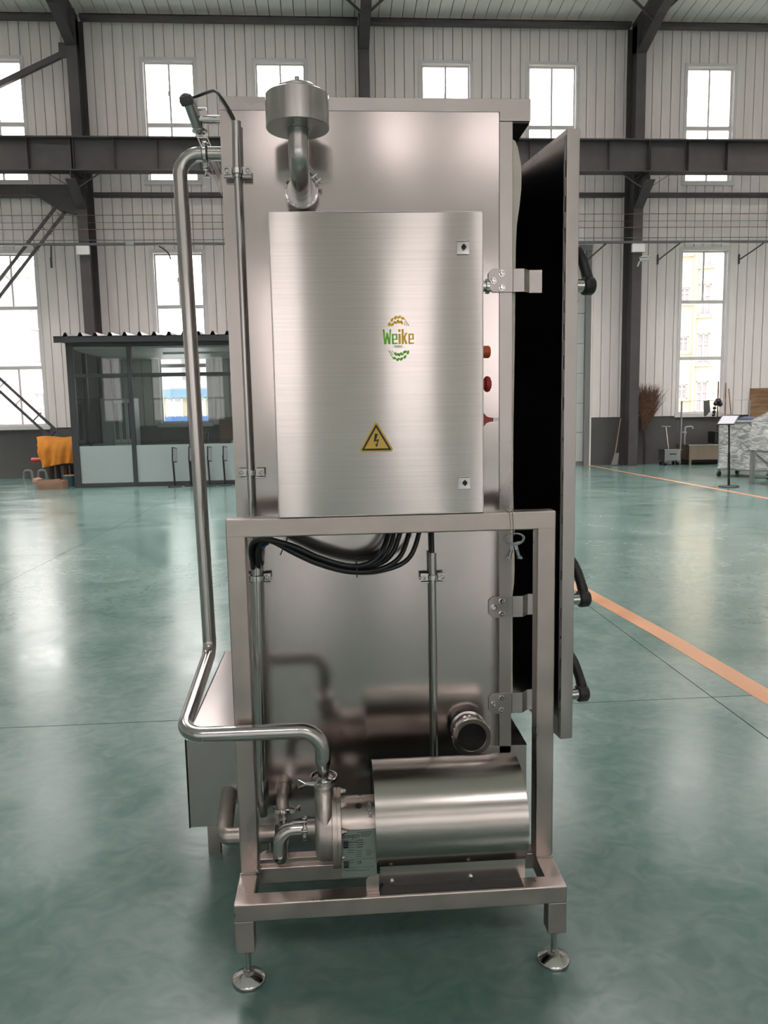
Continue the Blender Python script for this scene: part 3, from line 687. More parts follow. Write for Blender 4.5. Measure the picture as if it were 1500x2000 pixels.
G().cyl((9.02, 20.15, .42), (8.95, 20.2, 1.02), .016, n=8).build('handle_rod', M['bright_steel'], ct)
G().cyl((8.82, 20.2, 1.03), (9.08, 20.2, 1.02), .02, n=8).build('handle_grip', M['bright_steel'], ct)
for cx, cy_ in ((8.87, 20.0), (9.22, 20.0), (8.87, 20.3), (9.22, 20.3)):
    G().cyl((cx-.02, cy_, .05), (cx+.02, cy_, .05), .05, n=14).build('caster', M['rubber'], ct); G().box(cx-.028, cx+.028, cy_-.02, cy_+.02, .06, .13).build('caster_fork', M['galv'], ct)
o = G().lathe((9.285, 20.58, 0), (0, 0, 1), [(0, 0), (.11, 0), (.14, .26), (.15, .26), (.15, .28), (.13, .28), (.10, .02), (0, .02)]).build('white_bucket', M['white_plastic']); tag(o, 'white plastic bucket between the tool cart and the wash trough', 'bucket')
tr = empty('wash_trough', (10.2, 20.3, 0), 'stained stainless wash trough on short legs under the right window', 'trough')
g = G().box(9.45, 11.3, 19.85, 19.87, .14, .53).box(9.45, 11.3, 20.60, 20.62, .14, .53).box(9.45, 9.47, 19.87, 20.60, .14, .53).box(11.28, 11.3, 19.87, 20.60, .14, .53).box(9.47, 11.28, 19.87, 20.60, .14, .16)
g.build('basin', M['rust_steel'], tr)
G().box(9.43, 11.32, 19.83, 19.89, .52, .545).build('rim', M['bright_steel'], tr); G().box(9.43, 9.49, 19.89, 20.62, .52, .545).build('rim', M['bright_steel'], tr)
for q in ((9.47, 19.87), (11.2, 19.87), (9.47, 20.5), (11.2, 20.5)): G().box(q[0], q[0]+.06, q[1], q[1]+.06, 0, .14).build('leg', M['rust_steel'], tr)
fa = empty('faucet', (9.6, 20.4, .54), 'pale plastic faucet rising behind the wash trough', 'faucet')
G().tube(fillet([(9.60, 20.45, .54), (9.60, 20.45, 1.0), (9.78, 20.4, 1.02), (9.79, 20.4, .95)], .05), .022, 12).build('spout', M['paper'], fa)
G().cyl((9.60, 20.45, .82), (9.60, 20.45, .88), .048, n=12).build('valve', M['paper'], fa); G().cyl((9.45, 20.42, .86), (9.60, 20.45, .86), .014, n=8).build('lever', M['paper'], fa)
rk = empty('drying_rail', (10.1, 20.2, .5), 'thin steel drying rail with two posts above the wash trough', 'rail')
G().cyl((9.37, 20.2, .02), (9.37, 20.2, 1.70), .025, n=8).build('rail_post', M['galv'], rk)
G().cyl((11.25, 20.2, .55), (11.25, 20.2, 1.70), .025, n=8).build('rail_post', M['galv'], rk)
G().cyl((9.37, 20.2, 1.70), (11.25, 20.2, 1.70), .008, n=6).build('crossbar', M['galv'], rk)
o = G().prism([(9.98, 1.69), (10.12, 1.72), (10.16, 1.42), (10.04, 1.28), (10.0, 1.3)], (0, 20.17, 0), (1, 0, 0), (0, 0, 1), (0, .06, 0)).build('hanging_cloth', M['cloth_grey'], bevel=.01); tag(o, 'grey cloth hanging over the drying rail', 'cloth')
g = G()
for (x, z, r) in ((10.36, 1.68, .09), (10.30, 1.62, .07), (10.42, 1.60, .07), (10.27, 1.50, .05), (10.26, 1.40, .05), (10.25, 1.32, .05)): g.lathe((x, 20.18, z-r), (0, 0, 1), [(0, 0), (r*.7, r*.3), (r, r), (r*.7, r*1.7), (0, r*2)], 10)
o = g.build('wet_gloves', M['black']); tag(o, 'black crumpled rag hanging over the drying rail beside the grey cloth', 'rag')
o = G().box(10.22, 10.75, 20.0, 20.4, .55, .88).build('black_bin', M['black'], bevel=.02); tag(o, 'black box standing on the wash trough', 'box')
for i, (a, b, m_) in enumerate((((10.50, 20.45, .55), (10.57, 20.60, 2.22), 'brown'), ((10.72, 20.45, .55), (10.79, 20.62, 2.18), 'wood'), ((10.98, 20.45, .55), (10.90, 20.66, 2.02), 'stick'))):
    o = G().cyl(a, b, .018, n=8).build('mop_stick', M[m_]); tag(o, ('dark mop stick leaning at the right window, leftmost of three', 'brown mop stick leaning at the wall, middle of three', 'pale mop stick leaning at the wall, rightmost of three')[i], 'stick', 'mop sticks leaning behind the trough')
o = G().box(11.53, 12.8, 20.66, 20.70, .75, 2.02).build('plywood_board', M['wood']); tag(o, 'brown plywood board leaning on the wall at the right edge', 'board')
o = G().box(11.6, 12.7, 20.2, 20.64, .02, .74).build('low_cabinet', M['galv'], bevel=.01); tag(o, 'low grey cabinet carrying the plywood board', 'cabinet')
# wrapped carts
def wrap(name, x0, x1, y0, y1, z0, z1, M4, seed, sl=0):
    """crumpled plastic skin round a block, real folds"""
    R = random.Random(seed); N = 22; H = 14; g = G(); P = []
    per = []
    for k in range(4*N):
        s = k/N; i = int(s); f = s-i
        per.append(((x0+(x1-x0)*f, y0), (x1, y0+(y1-y0)*f), (x1-(x1-x0)*f, y1), (x0, y1-(y1-y0)*f))[i])
    ph = [R.uniform(0, 6.28) for _ in range(8)]
    for j in range(H+1):
        v = j/H
        for k, (px, py) in enumerate(per):
            a = k*2*math.pi/len(per); d_ = .012*math.sin(7*a+ph[0]+v*9)+.010*math.sin(15*a+ph[1]-v*14)+.012*R.uniform(-1, 1)
            cx, cy_ = (x0+x1)/2, (y0+y1)/2; q = Vector((px-cx, py-cy_)); q = q*(1+d_/q.length)
            tz = z0+(z1-z0)*v + (sl*(px-x0)/(x1-x0) if v > .5 else 0)
            P.append(M4 @ Vector((cx+q.x*(1-.04*max(0, v-.85)*6), cy_+q.y*(1-.04*max(0, v-.85)*6), tz)))
    n_ = len(per); F = [(j*n_+k, j*n_+(k+1) % n_, (j+1)*n_+(k+1) % n_, (j+1)*n_+k) for j in range(H) for k in range(n_)]
    F.append(tuple(range(H*n_, (H+1)*n_)))
    return g._add(P, F)
MC = Matrix.Translation((8.46, 16.4, 0)) @ Matrix.Rotation(rad(-58), 4, 'Z')
c1 = empty('wrapped_cart', (8.9, 16.8, 0), 'plastic wrapped stainless cart on casters left of the taller wrapped unit', 'cart')
for lx in (0, 1.10):
    for ly in (0, .75):
        G().box(lx, lx+.05, ly, ly+.05, .11, 1.16, MC).build('leg', M['galv'], c1)
        a_ = MC @ Vector((lx+.0, ly+.025, .055)); b2 = MC @ Vector((lx+.05, ly+.025, .055)); G().cyl(a_, b2, .055, n=16).build('caster', M['rubber'], c1)
G().box(0, 1.15, 0, .8, .15, .19, MC).build('lower_shelf', M['galv'], c1)
G().box(-.02, 1.17, -.02, .82, 1.16, 1.20, MC).build('top_shelf', M['galv'], c1)
for k in range(6): G().box(.08, 1.08, .05, .75, .22+k*.155, .34+k*.155, MC).build('tray', M['paper'], c1, bevel=.01)
wrap('w', .03, 1.14, -.01, .80, .18, 1.215, MC, 4).build('plastic_wrap', M['film'], c1, sharp=60)
o = G().lathe((9.0, 16.2, 1.22), (0, 0, 1), [(0, 0), (.20, 0), (.17, .05), (.06, .08), (0, .08)], 12).build('folded_cloth', M['navy']); tag(o, 'navy folded cloth lying on top of the wrapped cart', 'cloth')
MD = Matrix.Translation((8.13, 14.5, 0)) @ Matrix.Rotation(rad(-58), 4, 'Z')
c2 = empty('wrapped_unit', (8.9, 14.9, 0), 'tall plastic wrapped stainless unit on square legs at the right edge', 'machine')
for lx, ly in ((0, 0), (1.5, 0), (0, .8), (1.5, .8)): G().box(lx, lx+.07, ly, ly+.07, 0, .66, MD).build('leg', M['galv'], c2)
G().box(0, 1.57, 0, .87, .62, .68, MD).build('frame', M['galv'], c2)
for ly in (.0, .8): G().box(.07, 1.5, ly+.01, ly+.05, .14, .18, MD).build('rail', M['galv'], c2)
G().box(.30, 1.5, .03, .84, .70, 1.55, MD).build('unit_body', M['paper'], c2, bevel=.05)
wrap('w', 0, 1.55, -.01, .86, .67, 1.26, MD, 9, sl=.75).build('plastic_wrap', M['film'], c2, sharp=60)
o = G().beam(MD @ Vector((.1, -.02, .60)), MD @ Vector((.7, -.02, .15)), .04, .04).build('brace', M['galv'], c2)
sg = empty('lectern_sign', (7.5, 14.08, 0), 'black lectern sign with tilted panel standing by the wrapped carts', 'sign stand')
G().lathe((7.5, 14.08, 0), (0, 0, 1), [(0, 0), (.18, 0), (.185, .012), (.17, .025), (.03, .035), (0, .035)], 30).build('base', M['black'], sg)
G().cyl((7.5, 14.08, .02), (7.49, 14.1, .65), .022, n=12).build('lower_pole', M['black'], sg); G().cyl((7.49, 14.1, .65), (7.48, 14.12, 1.20), .016, n=12).build('upper_pole', M['black'], sg)
MS = Matrix.Translation((7.46, 14.12, 1.265)) @ Matrix.Rotation(rad(-16), 4, 'Z') @ Matrix.Rotation(rad(28), 4, 'X') @ Matrix(((1, .45, 0, 0), (0, 1, 0, 0), (0, 0, 1, 0), (0, 0, 0, 1)))
G().box(-.16, .16, -.17, .17, -.01, .005, MS).build('sign_frame', M['black'], sg, bevel=.003)
G().box(-.14, .14, -.15, .15, .005, .008, MS).build('sign_sheet', M['paper'], sg)
#MACHINE
BOWX, BOW2 = -.0015, .0012
def FRONT(x, z):
    u, v = (x+.1410)/.5315, (z-1.222)/.759
    return 1.9865-BOWX*math.sin(math.pi*u)*math.sin(math.pi*v)-BOW2*math.cos(2*math.pi*u)*(1-2*v)**2-.0004
# ================================================================== THE MACHINE
YC = 2.28
mc = empty('process_machine', (.15, 2.3, 0), 'tall stainless steel machine with control box, pump, pipework and open side door', 'machine')
# --- cabinet
cbn = empty('cabinet', (.12, 2.77, .25), parent=mc)
# front sheet as a gently bowed grid
g = G(); nx, nz = 30, 60; X0, X1, Z0, Z1 = -.289, .497, .25, 2.327; P = []
for j in range(nz+1):
    for i in range(nx+1):
        u, v = i/nx, j/nz; x, z = X0+(X1-X0)*u, Z0+(Z1-Z0)*v
        e = math.sin(math.pi*u)*math.sin(math.pi*v)
        P.append((x, YC+.0012*e*(1+math.sin(z*4.2+x*5)), z))
g._add(P, [(j*(nx+1)+i, j*(nx+1)+i+1, (j+1)*(nx+1)+i+1, (j+1)*(nx+1)+i) for j in range(nz) for i in range(nx)])
g.build('front_sheet', M['panel_steel'], cbn)
G().box(-.289, .537, YC+.004, YC+.012, .25, 2.327).build('front_backing', M['panel_steel'], cbn)
G().prism([(-.289, 2.364), (-.289, 2.327), (.499, 2.327), (.499, 2.303), (.589, 2.303), (.589, 2.364)], (0, YC-.0015, 0), (1, 0, 0), (0, 0, 1), (0, .012, 0)).build('top_rim', M['rim_steel'], cbn, bevel=.002)
G().box(.499, .537, YC-.001, YC+.012, .40, 2.302).build('side_rim', M['rim_steel'], cbn, bevel=.0012)
G().prism([(.40, .44), (.589, .438), (.556, .402), (.556, .30), (.40, .30)], (0, YC-.001, 0), (1, 0, 0), (0, 0, 1), (0, .010, 0)).build('bottom_rim', M['rim_steel'], cbn, bevel=.0012)
G().box(-.289, -.284, YC+.002, 3.27, .25, 2.362).build('left_side', M['panel_steel'], cbn)
G().box(-.284, .535, 3.262, 3.27, .25, 2.362).build('rear_side', M['panel_steel'], cbn)
G().box(-.289, .589, YC+.011, 3.27, 2.358, 2.364).build('roof_plate', M['rim_steel'], cbn)
G().box(.537, .589, YC+.010, 3.27, 2.302, 2.358).build('top_side_flange', M['rim_steel'], cbn)
G().box(.535, .589, YC+.010, 3.27, .25, .438).build('bottom_side_flange', M['rim_steel'], cbn)
g = G().box(-.283, -.281, YC+.014, 3.26, .26, 2.35).box(-.28, .534, 3.255, 3.26, .26, 2.35).box(-.28, .534, YC+.013, 3.255, 2.345, 2.35).box(-.28, .534, YC+.013, 3.255, .26, .27).box(-.28, .530, YC+.013, YC+.016, .27, 2.34)
g.build('interior', M['liner'], cbn)
G().prism([(-.289, .25), (.50, .25), (.50, .235), (-.12, .235), (-.289, .19)], (0, YC+.002, 0), (1, 0, 0), (0, 0, 1), (0, .98, 0)).build('sloped_bottom', M['panel_steel'], cbn)
for lx in (-.27, .50):
    for ly in (2.34, 3.20):
        if lx < 0 and ly < 3: ly = 2.42
        G().box(lx, lx+.05, ly, ly+.05, .075, .24).cyl((lx+.025, ly+.025, .02), (lx+.025, ly+.025, .08), .008).lathe((lx+.025, ly+.025, 0), (0, 0, 1), [(0, 0), (.04, 0), (.042, .01), (.014, .03), (0, .03)]).build('cabinet_leg', M['tube_steel'], cbn)
# door seal bulging out of its groove
pr = [(1.0, .5), (2.253, .5462), (2.235, .554), (2.21, .559), (2.19, .5635), (2.16, .565), (2.12, .5645), (2.08, .560), (2.02, .552), (1.95, .549), (1.7, .547), (1.4, .543), (1.26, .543), (1.18, .545), (1.12, .543), (1.09, .543), (1.05, .548), (1.0, .5485), (.96, .547), (.92, .5425), (.7, .543), (.555, .5435)][1:]
poly = [(x, z) for z, x in pr]+[(.537, .555), (.537, 2.258)]
G().prism(poly, (0, YC+.008, 0), (1, 0, 0), (0, 0, 1), (0, .006, 0)).build('door_seal', M['seal'], mc, label='loose cream rubber door seal')
# --- open side door
a = rad(8.5); dd = Vector((-math.sin(a), math.cos(a), 0)); dn = Vector((math.cos(a), math.sin(a), 0))
DO = Vector((.700, 2.30, 0))
def dpt(s, t, z): return DO+dd*s+dn*t+Vector((0, 0, z))
DM = Matrix(((dn.x, dd.x, 0, DO.x), (dn.y, dd.y, 0, DO.y), (0, 0, 1, 0), (0, 0, 0, 1)))
dr = empty('side_door', (.70, 2.30, .44), parent=mc)
G().box(.0015, .043, 0, .975, .441, 2.293, DM).build('door_leaf', M['rim_steel'], dr, bevel=.003)
M['door_in'] = steel('door_inner_steel', (.42, .40, .39), .22)
G().box(-.0015, .001, .012, .96, .46, 2.275, DM).build('inner_sheet', M['door_in'], dr, bevel=.001)
g = G(); R = random.Random(2)
z = .45
while z < 2.28:
    L = R.uniform(.02, .09); q = DM @ Vector((-.0005, .004, z)); q2 = DM @ Vector((-.0005, .004, z+L)); g.cyl(q, q2, R.uniform(.0012, .0022), n=6); z += L+R.uniform(.005, .05)
g.build('weld_seam', M['cast_steel'], dr)
def door_handle(z):
    c = DM @ Vector((.043, .045, z))
    G().box(.043, .046, .012, .078, z-.055, z+.035, DM).build('escutcheon', M['bright_steel'], dr, bevel=.001)
    G().cyl(c, c+dn*.042, .0195, n=28).build('spindle', M['bright_steel'], dr)
    G().cyl(DM @ Vector((.043, .02, z-.05)), DM @ Vector((.052, .02, z-.05)), .004, n=10).build('screw', M['bright_steel'], dr)
    h = G(); p0, p1 = c+dn*.036, c+dn*.072
    # eye of the lever: thick disc, its hub standing proud
    h.lathe(p0, dn, [(0, 0), (.024, 0), (.027, .003), (.028, .012), (.0275, .030), (.022, .036), (0, .036)], 32)
    arm = bez([p0+dn*.020+Vector((0, 0, .012)), p0+dn*.014+dd*.008+Vector((0, 0, .045)), p0+dn*.004+dd*.014+Vector((0, 0, .080)), p0-dn*.004+dd*.022+Vector((0, 0, .105)), p0-dn*.008+dd*.045+Vector((0, 0, .122))], 6)
    h.tube(arm, [.0165]*6+[.0155]*(len(arm)-7)+[.012], 16)
    h.build('door_handle', M['rubber'], dr, sharp=50, label='black lever handle on the door edge')
for z in (1.858, .885, .570): door_handle(z)
# --- latch brackets
def bracket(z, x1):
    h = .033; e = empty('latch_bracket', (.47, YC-.01, z), parent=mc)
    G().prism([(.465, z-h+.012), (.478, z-h), (.537, z-h), (.537, z+h), (.478, z+h), (.465, z+h-.012)], (0, YC-.0075, 0), (1, 0, 0), (0, 0, 1), (0, .006, 0)).build('bracket_plate', M['rim_steel'], e, bevel=.001)
    path = [(.538, YC-.0075), (.571, YC-.0075), (.592, YC+.016), (x1, YC+.016)]
    g = G()
    poly = path+[(x, y+.004) for x, y in reversed(path)]
    g.prism(poly, (0, 0, z-h), (1, 0, 0), (0, 1, 0), (0, 0, 2*h)).build('bent_tab', M['rim_steel'], e, bevel=.0008)
    for bx, bz in ((.505, .020), (.480, 0), (.505, -.020)):
        G().lathe((bx, YC-.0070, z+bz), (0, -1, 0), [(.0, 0), (.0095, 0), (.0095, .002), (.0068, .0022), (.0068, .0075), (.0060, .0085), (.0036, .0085), (.0034, .004), (0, .004)], 20).build('socket_bolt', M['bright_steel'], e)
bracket(1.862, .630); bracket(.888, .615); bracket(.580, .615)
# --- control box
bx = empty('control_box', (.124, 2.12, 1.22), parent=mc)
G().box(-.1425, .3905, 2.002, YC-.002, 1.2225, 1.9805).build('box_body', M['rim_steel'], bx, bevel=.003)
g = G(); nx, nz = 48, 64; X0, X1, Z0, Z1 = -.1410, .3905, 1.2220, 1.9810; P = []
for j in range(nz+1):
    for i in range(nx+1):
        u, v = i/nx, j/nz; x, z = X0+(X1-X0)*u, Z0+(Z1-Z0)*v
        e = min(1, u*14)*min(1, (1-u)*14)*min(1, v*14)*min(1, (1-v)*14)
        P.append((x, FRONT(x, z)+.0004, z))
g._add(P, [(j*(nx+1)+i, j*(nx+1)+i+1, (j+1)*(nx+1)+i+1, (j+1)*(nx+1)+i) for j in range(nz) for i in range(nx)])
g.build('box_door', M['box_steel'], bx, sharp=180)
t = .004
G().box(-.1440, .3935, 1.9855, 2.001, 1.9800, 1.9830).box(-.1440, -.1405, 1.9855, 2.001, 1.2200, 1.98).box(.3900, .3935, 1.9855, 2.001, 1.22, 1.98).box(-.1405, .39, 1.9855, 2.001, 1.2195, 1.2225).build('box_door_edge', M['rim_steel'], bx, bevel=.0012)
for z in (1.894, 1.300):
    G().box(.325, .3575, 1.9800, 1.9866, z-.017, z+.014).build('lock_plate', M['bright_steel'], bx, bevel=.0015)
    G().box(.325, .3560, 1.9790, 1.9866, z+.0145, z+.018).build('lock_lip', M['rim_steel'], bx, bevel=.0008)
    G().lathe((.342, 1.980, z), (0, -1, 0), [(.0, 0), (.0085, 0), (.0085, .0035), (.0065, .0035), (.0062, .001), (0, .001)], 24).build('lock_ring', M['bright_steel'], bx)
    G().lathe((.342, 1.979, z), (0, -1, 0), [(0, 0), (.0060, 0), (.0060, .0012), (0, .0012)], 16).box(.3405, .3435, 1.9755, 1.979, z-.008, z+.008).build('keyway', M['interior'], bx)
for z, rr_ in ((1.808, .012), (1.640, .0135), (1.556, .012), (1.462, .012)): G().cyl((.3905, 2.045, z), (.4005, 2.045, z), rr_, n=20).build('switch_collar', M['rubber'], bx)
G().lathe((.4000, 2.045, 1.808), (1, 0, 0), [(0, 0), (.018, 0), (.018, .004), (.013, .005), (.013, .010), (.019, .011), (.019, .019), (.015, .022), (0, .022)], 24).build('cable_gland', M['bright_steel'], bx)
G().lathe((.4000, 2.045, 1.640), (1, 0, 0), [(0, 0), (.0165, 0), (.017, .004), (.016, .006), (.0165, .018), (.013, .022), (0, .023)], 24).build('indicator_lamp', M['orange'], bx, label='orange indicator lamp')
G().lathe((.4000, 2.045, 1.556), (1, 0, 0), [(0, 0), (.014, 0), (.014, .006), (.020, .010), (.0215, .015), (.019, .021), (.010, .025), (0, .0255)], 28).build('stop_button', M['red'], bx, label='red mushroom stop button')
G().prism([(0, -.022), (.006, -.016), (.012, -.009), (.020, -.006), (.030, -.005), (.030, .005), (.020, .006), (.012, .009), (.006, .016), (0, .022)], (.4000, 2.039, 1.462), (1, 0, 0), (0, 0, 1), (0, .012, 0)).build('switch_knob', M['red'], bx, bevel=.001, label='red rotary switch knob with white tip')
G().box(.4300, .4435, 2.0385, 2.0515, 1.4572, 1.4668).build('switch_tip', M['white_plastic'], bx)
YF = 1.9825 + 0
# warning triangle
def tri(cx, cz, s, rr):
    import math as m_; pts = []
    V_ = [(cx, cz+s*.577), (cx-s/2, cz-s*.289), (cx+s/2, cz-s*.289)]
    for i, (vx, vz) in enumerate(V_):
        dx, dz = cx-vx, cz-vz; L = m_.hypot(dx, dz); ccx, ccz = vx+dx/L*rr*2, vz+dz/L*rr*2; a0 = m_.atan2(-dz, -dx)
        for k in range(-4, 5): pts.append((ccx+rr*m_.cos(a0+k*m_.pi/12), ccz+rr*m_.sin(a0+k*m_.pi/12)))
    return pts
TX, TZ = .1135, 1.4125
TY = FRONT(.115, 1.42)
ws = G().prism(tri(TX, TZ, .0935, .006), (0, TY-.0008, 0), (1, 0, 0), (0, 0, 1), (0, .0008, 0)).build('warning_sign', M['yellow'], bx, label='yellow triangle electric shock warning sign')
o_, i_ = tri(TX, TZ-.0005, .079, .0025), tri(TX, TZ-.0005, .062, .0004)
g = G(); nn = len(o_); vs = [(p[0], TY-.0014, p[1]) for p in o_]+[(p[0], TY-.0014, p[1]) for p in i_]
g._add(vs, [(k, (k+1) % nn, (k+1) % nn+nn, k+nn) for k in range(nn)]).build('black_border', M['sign_black'], bx)
bolt = [(-.0035, .020), (.0040, .0185), (-.0010, .0035), (.0070, .0050), (.0020, -.0085), (.0048, -.0075), (-.0008, -.0165), (-.0028, -.0068), (-.0003, -.0078), (.0018, .0005), (-.0068, -.0015)]
G().prism([(x*1.05, z) for x, z in bolt], (TX+.0002, TY-.0014, TZ+.0005), (1, 0, 0), (0, 0, 1), (0, .0004, 0)).build('lightning_arrow', M['sign_black'], bx)
# logo: condensed letters cut from strips, wheat ears above and below
LY = FRONT(.175, 1.675); U = .00128
def lp(polys, m_, name):
    g = G()
    for p in polys: g.prism([(.175+(x-778)*U, 1.6735-(z-658)*U) for x, z in p], (0, LY-.0006, 0), (1, 0, 0), (0, 0, 1), (0, .0005, 0))
    return g.build(name, m_, bx)
lg = 'logo_letter'
lp([[(747, 641), (750.5, 641), (752, 661), (754, 648), (757.5, 648), (759.5, 661), (760.5, 641), (763.5, 641), (761.5, 670), (757.5, 670), (755.5, 658), (753.5, 670), (749.3, 670)]], M['logo_green'], lg)
def e_(x): return [[(x, 650), (x+3.4, 650), (x+3.4, 670), (x, 670)], [(x+3.4, 650), (x+10.8, 650), (x+10.8, 652.5), (x+3.4, 652.5)], [(x+7.8, 652.5), (x+10.8, 652.5), (x+10.8, 659.5), (x+7.8, 659.5)], [(x+3.4, 659.5), (x+10.8, 659.5), (x+10.8, 661.5), (x+3.4, 661.5)], [(x+3.4, 667.2), (x+10.8, 667.2), (x+10.8, 670), (x+3.4, 670)]]
lp(e_(765), M['logo_green'], lg)
lp([[(778, 641), (782.5, 641), (782.5, 646.5), (778, 646.5)], [(778, 650), (782.5, 650), (782.5, 670), (778, 670)]], M['logo_yellow'], lg)
lp([[(784.5, 641), (788.5, 641), (788.5, 670), (784.5, 670)], [(788.5, 655), (792, 648), (796, 648), (791.5, 658.5), (796, 670), (791.8, 670), (788.5, 661.5)]], M['logo_yellow'], lg)
lp(e_(797.8), M['logo_yellow'], lg)
tx = text('- WEIKE -', .0085, (.175+(777-778)*U, LY-.0008, 1.6735-(675-658)*U), M['logo_green'], bx, 'small_lettering', sx=.85)
def leaf(cx, cz, an, L=5.2, w=2.5):
    P = []
    for k in range(12):
        t_ = 2*math.pi*k/12; px, pz = L*math.cos(t_), w*math.sin(t_)*(1-.25*math.cos(t_)); P.append((cx+px*math.cos(an)-pz*math.sin(an), cz+px*math.sin(an)+pz*math.cos(an)))
    return P
lv = [(760, 631, -1.2), (766, 622.5, -1.0), (773, 618.5, -.85), (780, 617.5, -.6), (787, 620, .3), (766, 632, -.5), (772.5, 628, .45), (778.5, 626.5, .9), (784.5, 628, 1.05)]
for (x, z, an) in lv: lp([leaf(x, z, an, 4.3, 2.6)], M['logo_yellow'], 'wheat_leaf')
g_ = [[(790+q*2.6, 622.5+q*2.2), (791+q*2.6, 622.3+q*2.2), (800-q*.4-(2-q)*0, 634.5), (798.6-q*.4, 634.8)] for q in (0, 1)]
lp([[(791, 622), (792, 621.8), (799.5, 634), (798.3, 634.8)], [(789.5, 626), (790.4, 625.7), (796.3, 634.2), (795.2, 634.8)], [(788.6, 630), (789.4, 629.8), (792, 633.8), (791, 634.2)]], M['logo_yellow'], 'wheat_stalks')
for (x, z, an) in lv: lp([leaf(1556.5-x, 1317-z+.5, an, 4.3, 2.6)], M['logo_green'], 'wheat_leaf')
lp([[(1556.5-x, 1317-z) for x, z in p] for p in ([(791, 622), (792, 621.8), (799.5, 634), (798.3, 634.8)], [(789.5, 626), (790.4, 625.7), (796.3, 634.2), (795.2, 634.8)], [(788.6, 630), (789.4, 629.8), (792, 633.8), (791, 634.2)])], M['logo_green'], 'wheat_stalks')
# --- supporting frame
sf = empty('support_frame', (.15, 2.0, 0), parent=mc)
FT, PY0, PY1 = 1.2185, 1.995, 2.045
G().box(-.283, .590, PY0, PY1, FT-.05, FT).build('top_beam', M['tube_steel'], sf, bevel=.004, seg=3)
for x0 in (-.2828, .5398): G().box(x0, x0+.05, PY0+.0003, PY1-.0003, .233, FT-.001).build('post', M['tube_steel'], sf, bevel=.004, seg=3)
G().box(-.286, .590, 1.858, 1.908, .1845, .2335).build('front_beam', M['tube_steel'], sf, bevel=.004, seg=3)
G().box(-.286, .590, 2.018, 2.068, .185, .2330).build('rear_beam', M['tube_steel'], sf, bevel=.004, seg=3)
for x0 in (-.2858, .5398): G().box(x0, x0+.05, 1.8583, 2.066, .1848, .2332).build('side_beam', M['tube_steel'], sf, bevel=.004, seg=3)
for x0 in (-.2828, .5398):
    g = G(); R = random.Random(4)
    for k in range(11): g.lathe((x0+.003+k*.0044, PY0-.002, .2335), (0, 0, 1), [(0, -.002), (.0034, 0), (.003, .003), (0, .0045)], 8)
    g.build('weld_bead', M['bright_steel'], sf)
for x0 in (-.286, .5395):
    G().prism([(0, 0), (.05, 0), (.05, .088), (0, .088)] if x0 < 0 else [(.0, .0), (.05, 0), (.05, .088), (0, .088)], (x0, 1.860, .0965), (1, 0, 0), (0, 0, 1), (0, .045, 0)).build('leg_block', M['tube_steel'], sf, bevel=.003)
    cx = x0+(.028 if x0 < 0 else .023)
    G().lathe((cx, 1.885, 0), (0, 0, 1), [(0, 0), (.041, 0), (.0435, .002), (.0435, .008), (.042, .0105), (.0165, .0235), (.0165, .026), (0, .026)], 40).build('foot_pad', M['bright_steel'], sf)
    g = G().lathe((cx, 1.885, .024), (0, 0, 1), [(0, 0), (.0125, 0), (.0125, .009), (0, .009)], 6).lathe((cx, 1.885, .03), (0, 0, 1), [(0, 0), (.008, 0), (.008, .068), (0, .068)], 20).lathe((cx, 1.885, .083), (0, 0, 1), [(0, 0), (.0125, 0), (.0125, .012), (0, .012)], 6)
    g.build('foot_stud', M['bright_steel'], sf)
G().box(-.243, .05, 2.03, 2.06, .2325, .252).build('pump_rail', M['tube_steel'], sf, bevel=.002)
# --- clamps
def arc_pts(c, u, w, r, a0, a1, n=22): return [Vector(c)+(u*math.cos(t)+w*math.sin(t))*r for t in [a0+(a1-a0)*k/n for k in range(n+1)]]
def triclamp(name, c, axis, R, up, parent, wid=.010, arm=1.0):
    """hinged pipe clamp: two ring halves, hinge pin, swing bolt and wing nut in the direction up"""
    ax = Vector(axis).normalized(); up = (Vector(up)-ax*Vector(up).dot(ax)).normalized(); sd = ax.cross(up); c = Vector(c); g = G()
    for a0, a1 in ((.16, math.pi-.10), (math.pi+.10, 2*math.pi-.16)):
        pts = arc_pts(c, up, sd, 1., a0, a1); n = len(pts); vs = []
        for p in pts:
            d_ = (p-c)
            for rr, hh in ((R, -1), (R*1.15, -.72), (R*1.15, .72), (R, 1)): vs.append(c+d_*rr+ax*hh*wid/2)
        F = [(i*4+k, i*4+(k+1) % 4, (i+1)*4+(k+1) % 4, (i+1)*4+k) for i in range(n-1) for k in range(4)]+[(0, 1, 2, 3), tuple(range(4*n-4, 4*n))]
        g._add(vs, F)
    q = c+up*R*1.12
    for s_ in (-1, 1): g.beam(q+sd*s_*R*.20-up*.002, q+sd*s_*R*.20+up*R*.42, wid, R*.13, sd)
    h = c-up*R*1.14; g.cyl(h-ax*wid*.62, h+ax*wid*.62, R*.13, n=12)
    b0 = q+up*R*.24
    g.cyl(b0-sd*R*.42, b0+sd*R*.75*arm, R*.085, n=10)
    g.cyl(b0+sd*R*.28, b0+sd*R*.62*arm, R*.15, n=12)
    w0 = b0+sd*R*.62*arm
    for s_ in (-1, 1): g.beam(w0+ax*s_*.001, w0+sd*R*.60+ax*s_*R*.34+up*R*.05, R*.10, R*.30, up)
    g.beam(w0+sd*R*.60-ax*R*.34, w0+sd*R*.60+ax*R*.34, R*.10, R*.28, up)
    return g.build(name, M['bright_steel'], parent, bevel=.0006, seg=1)
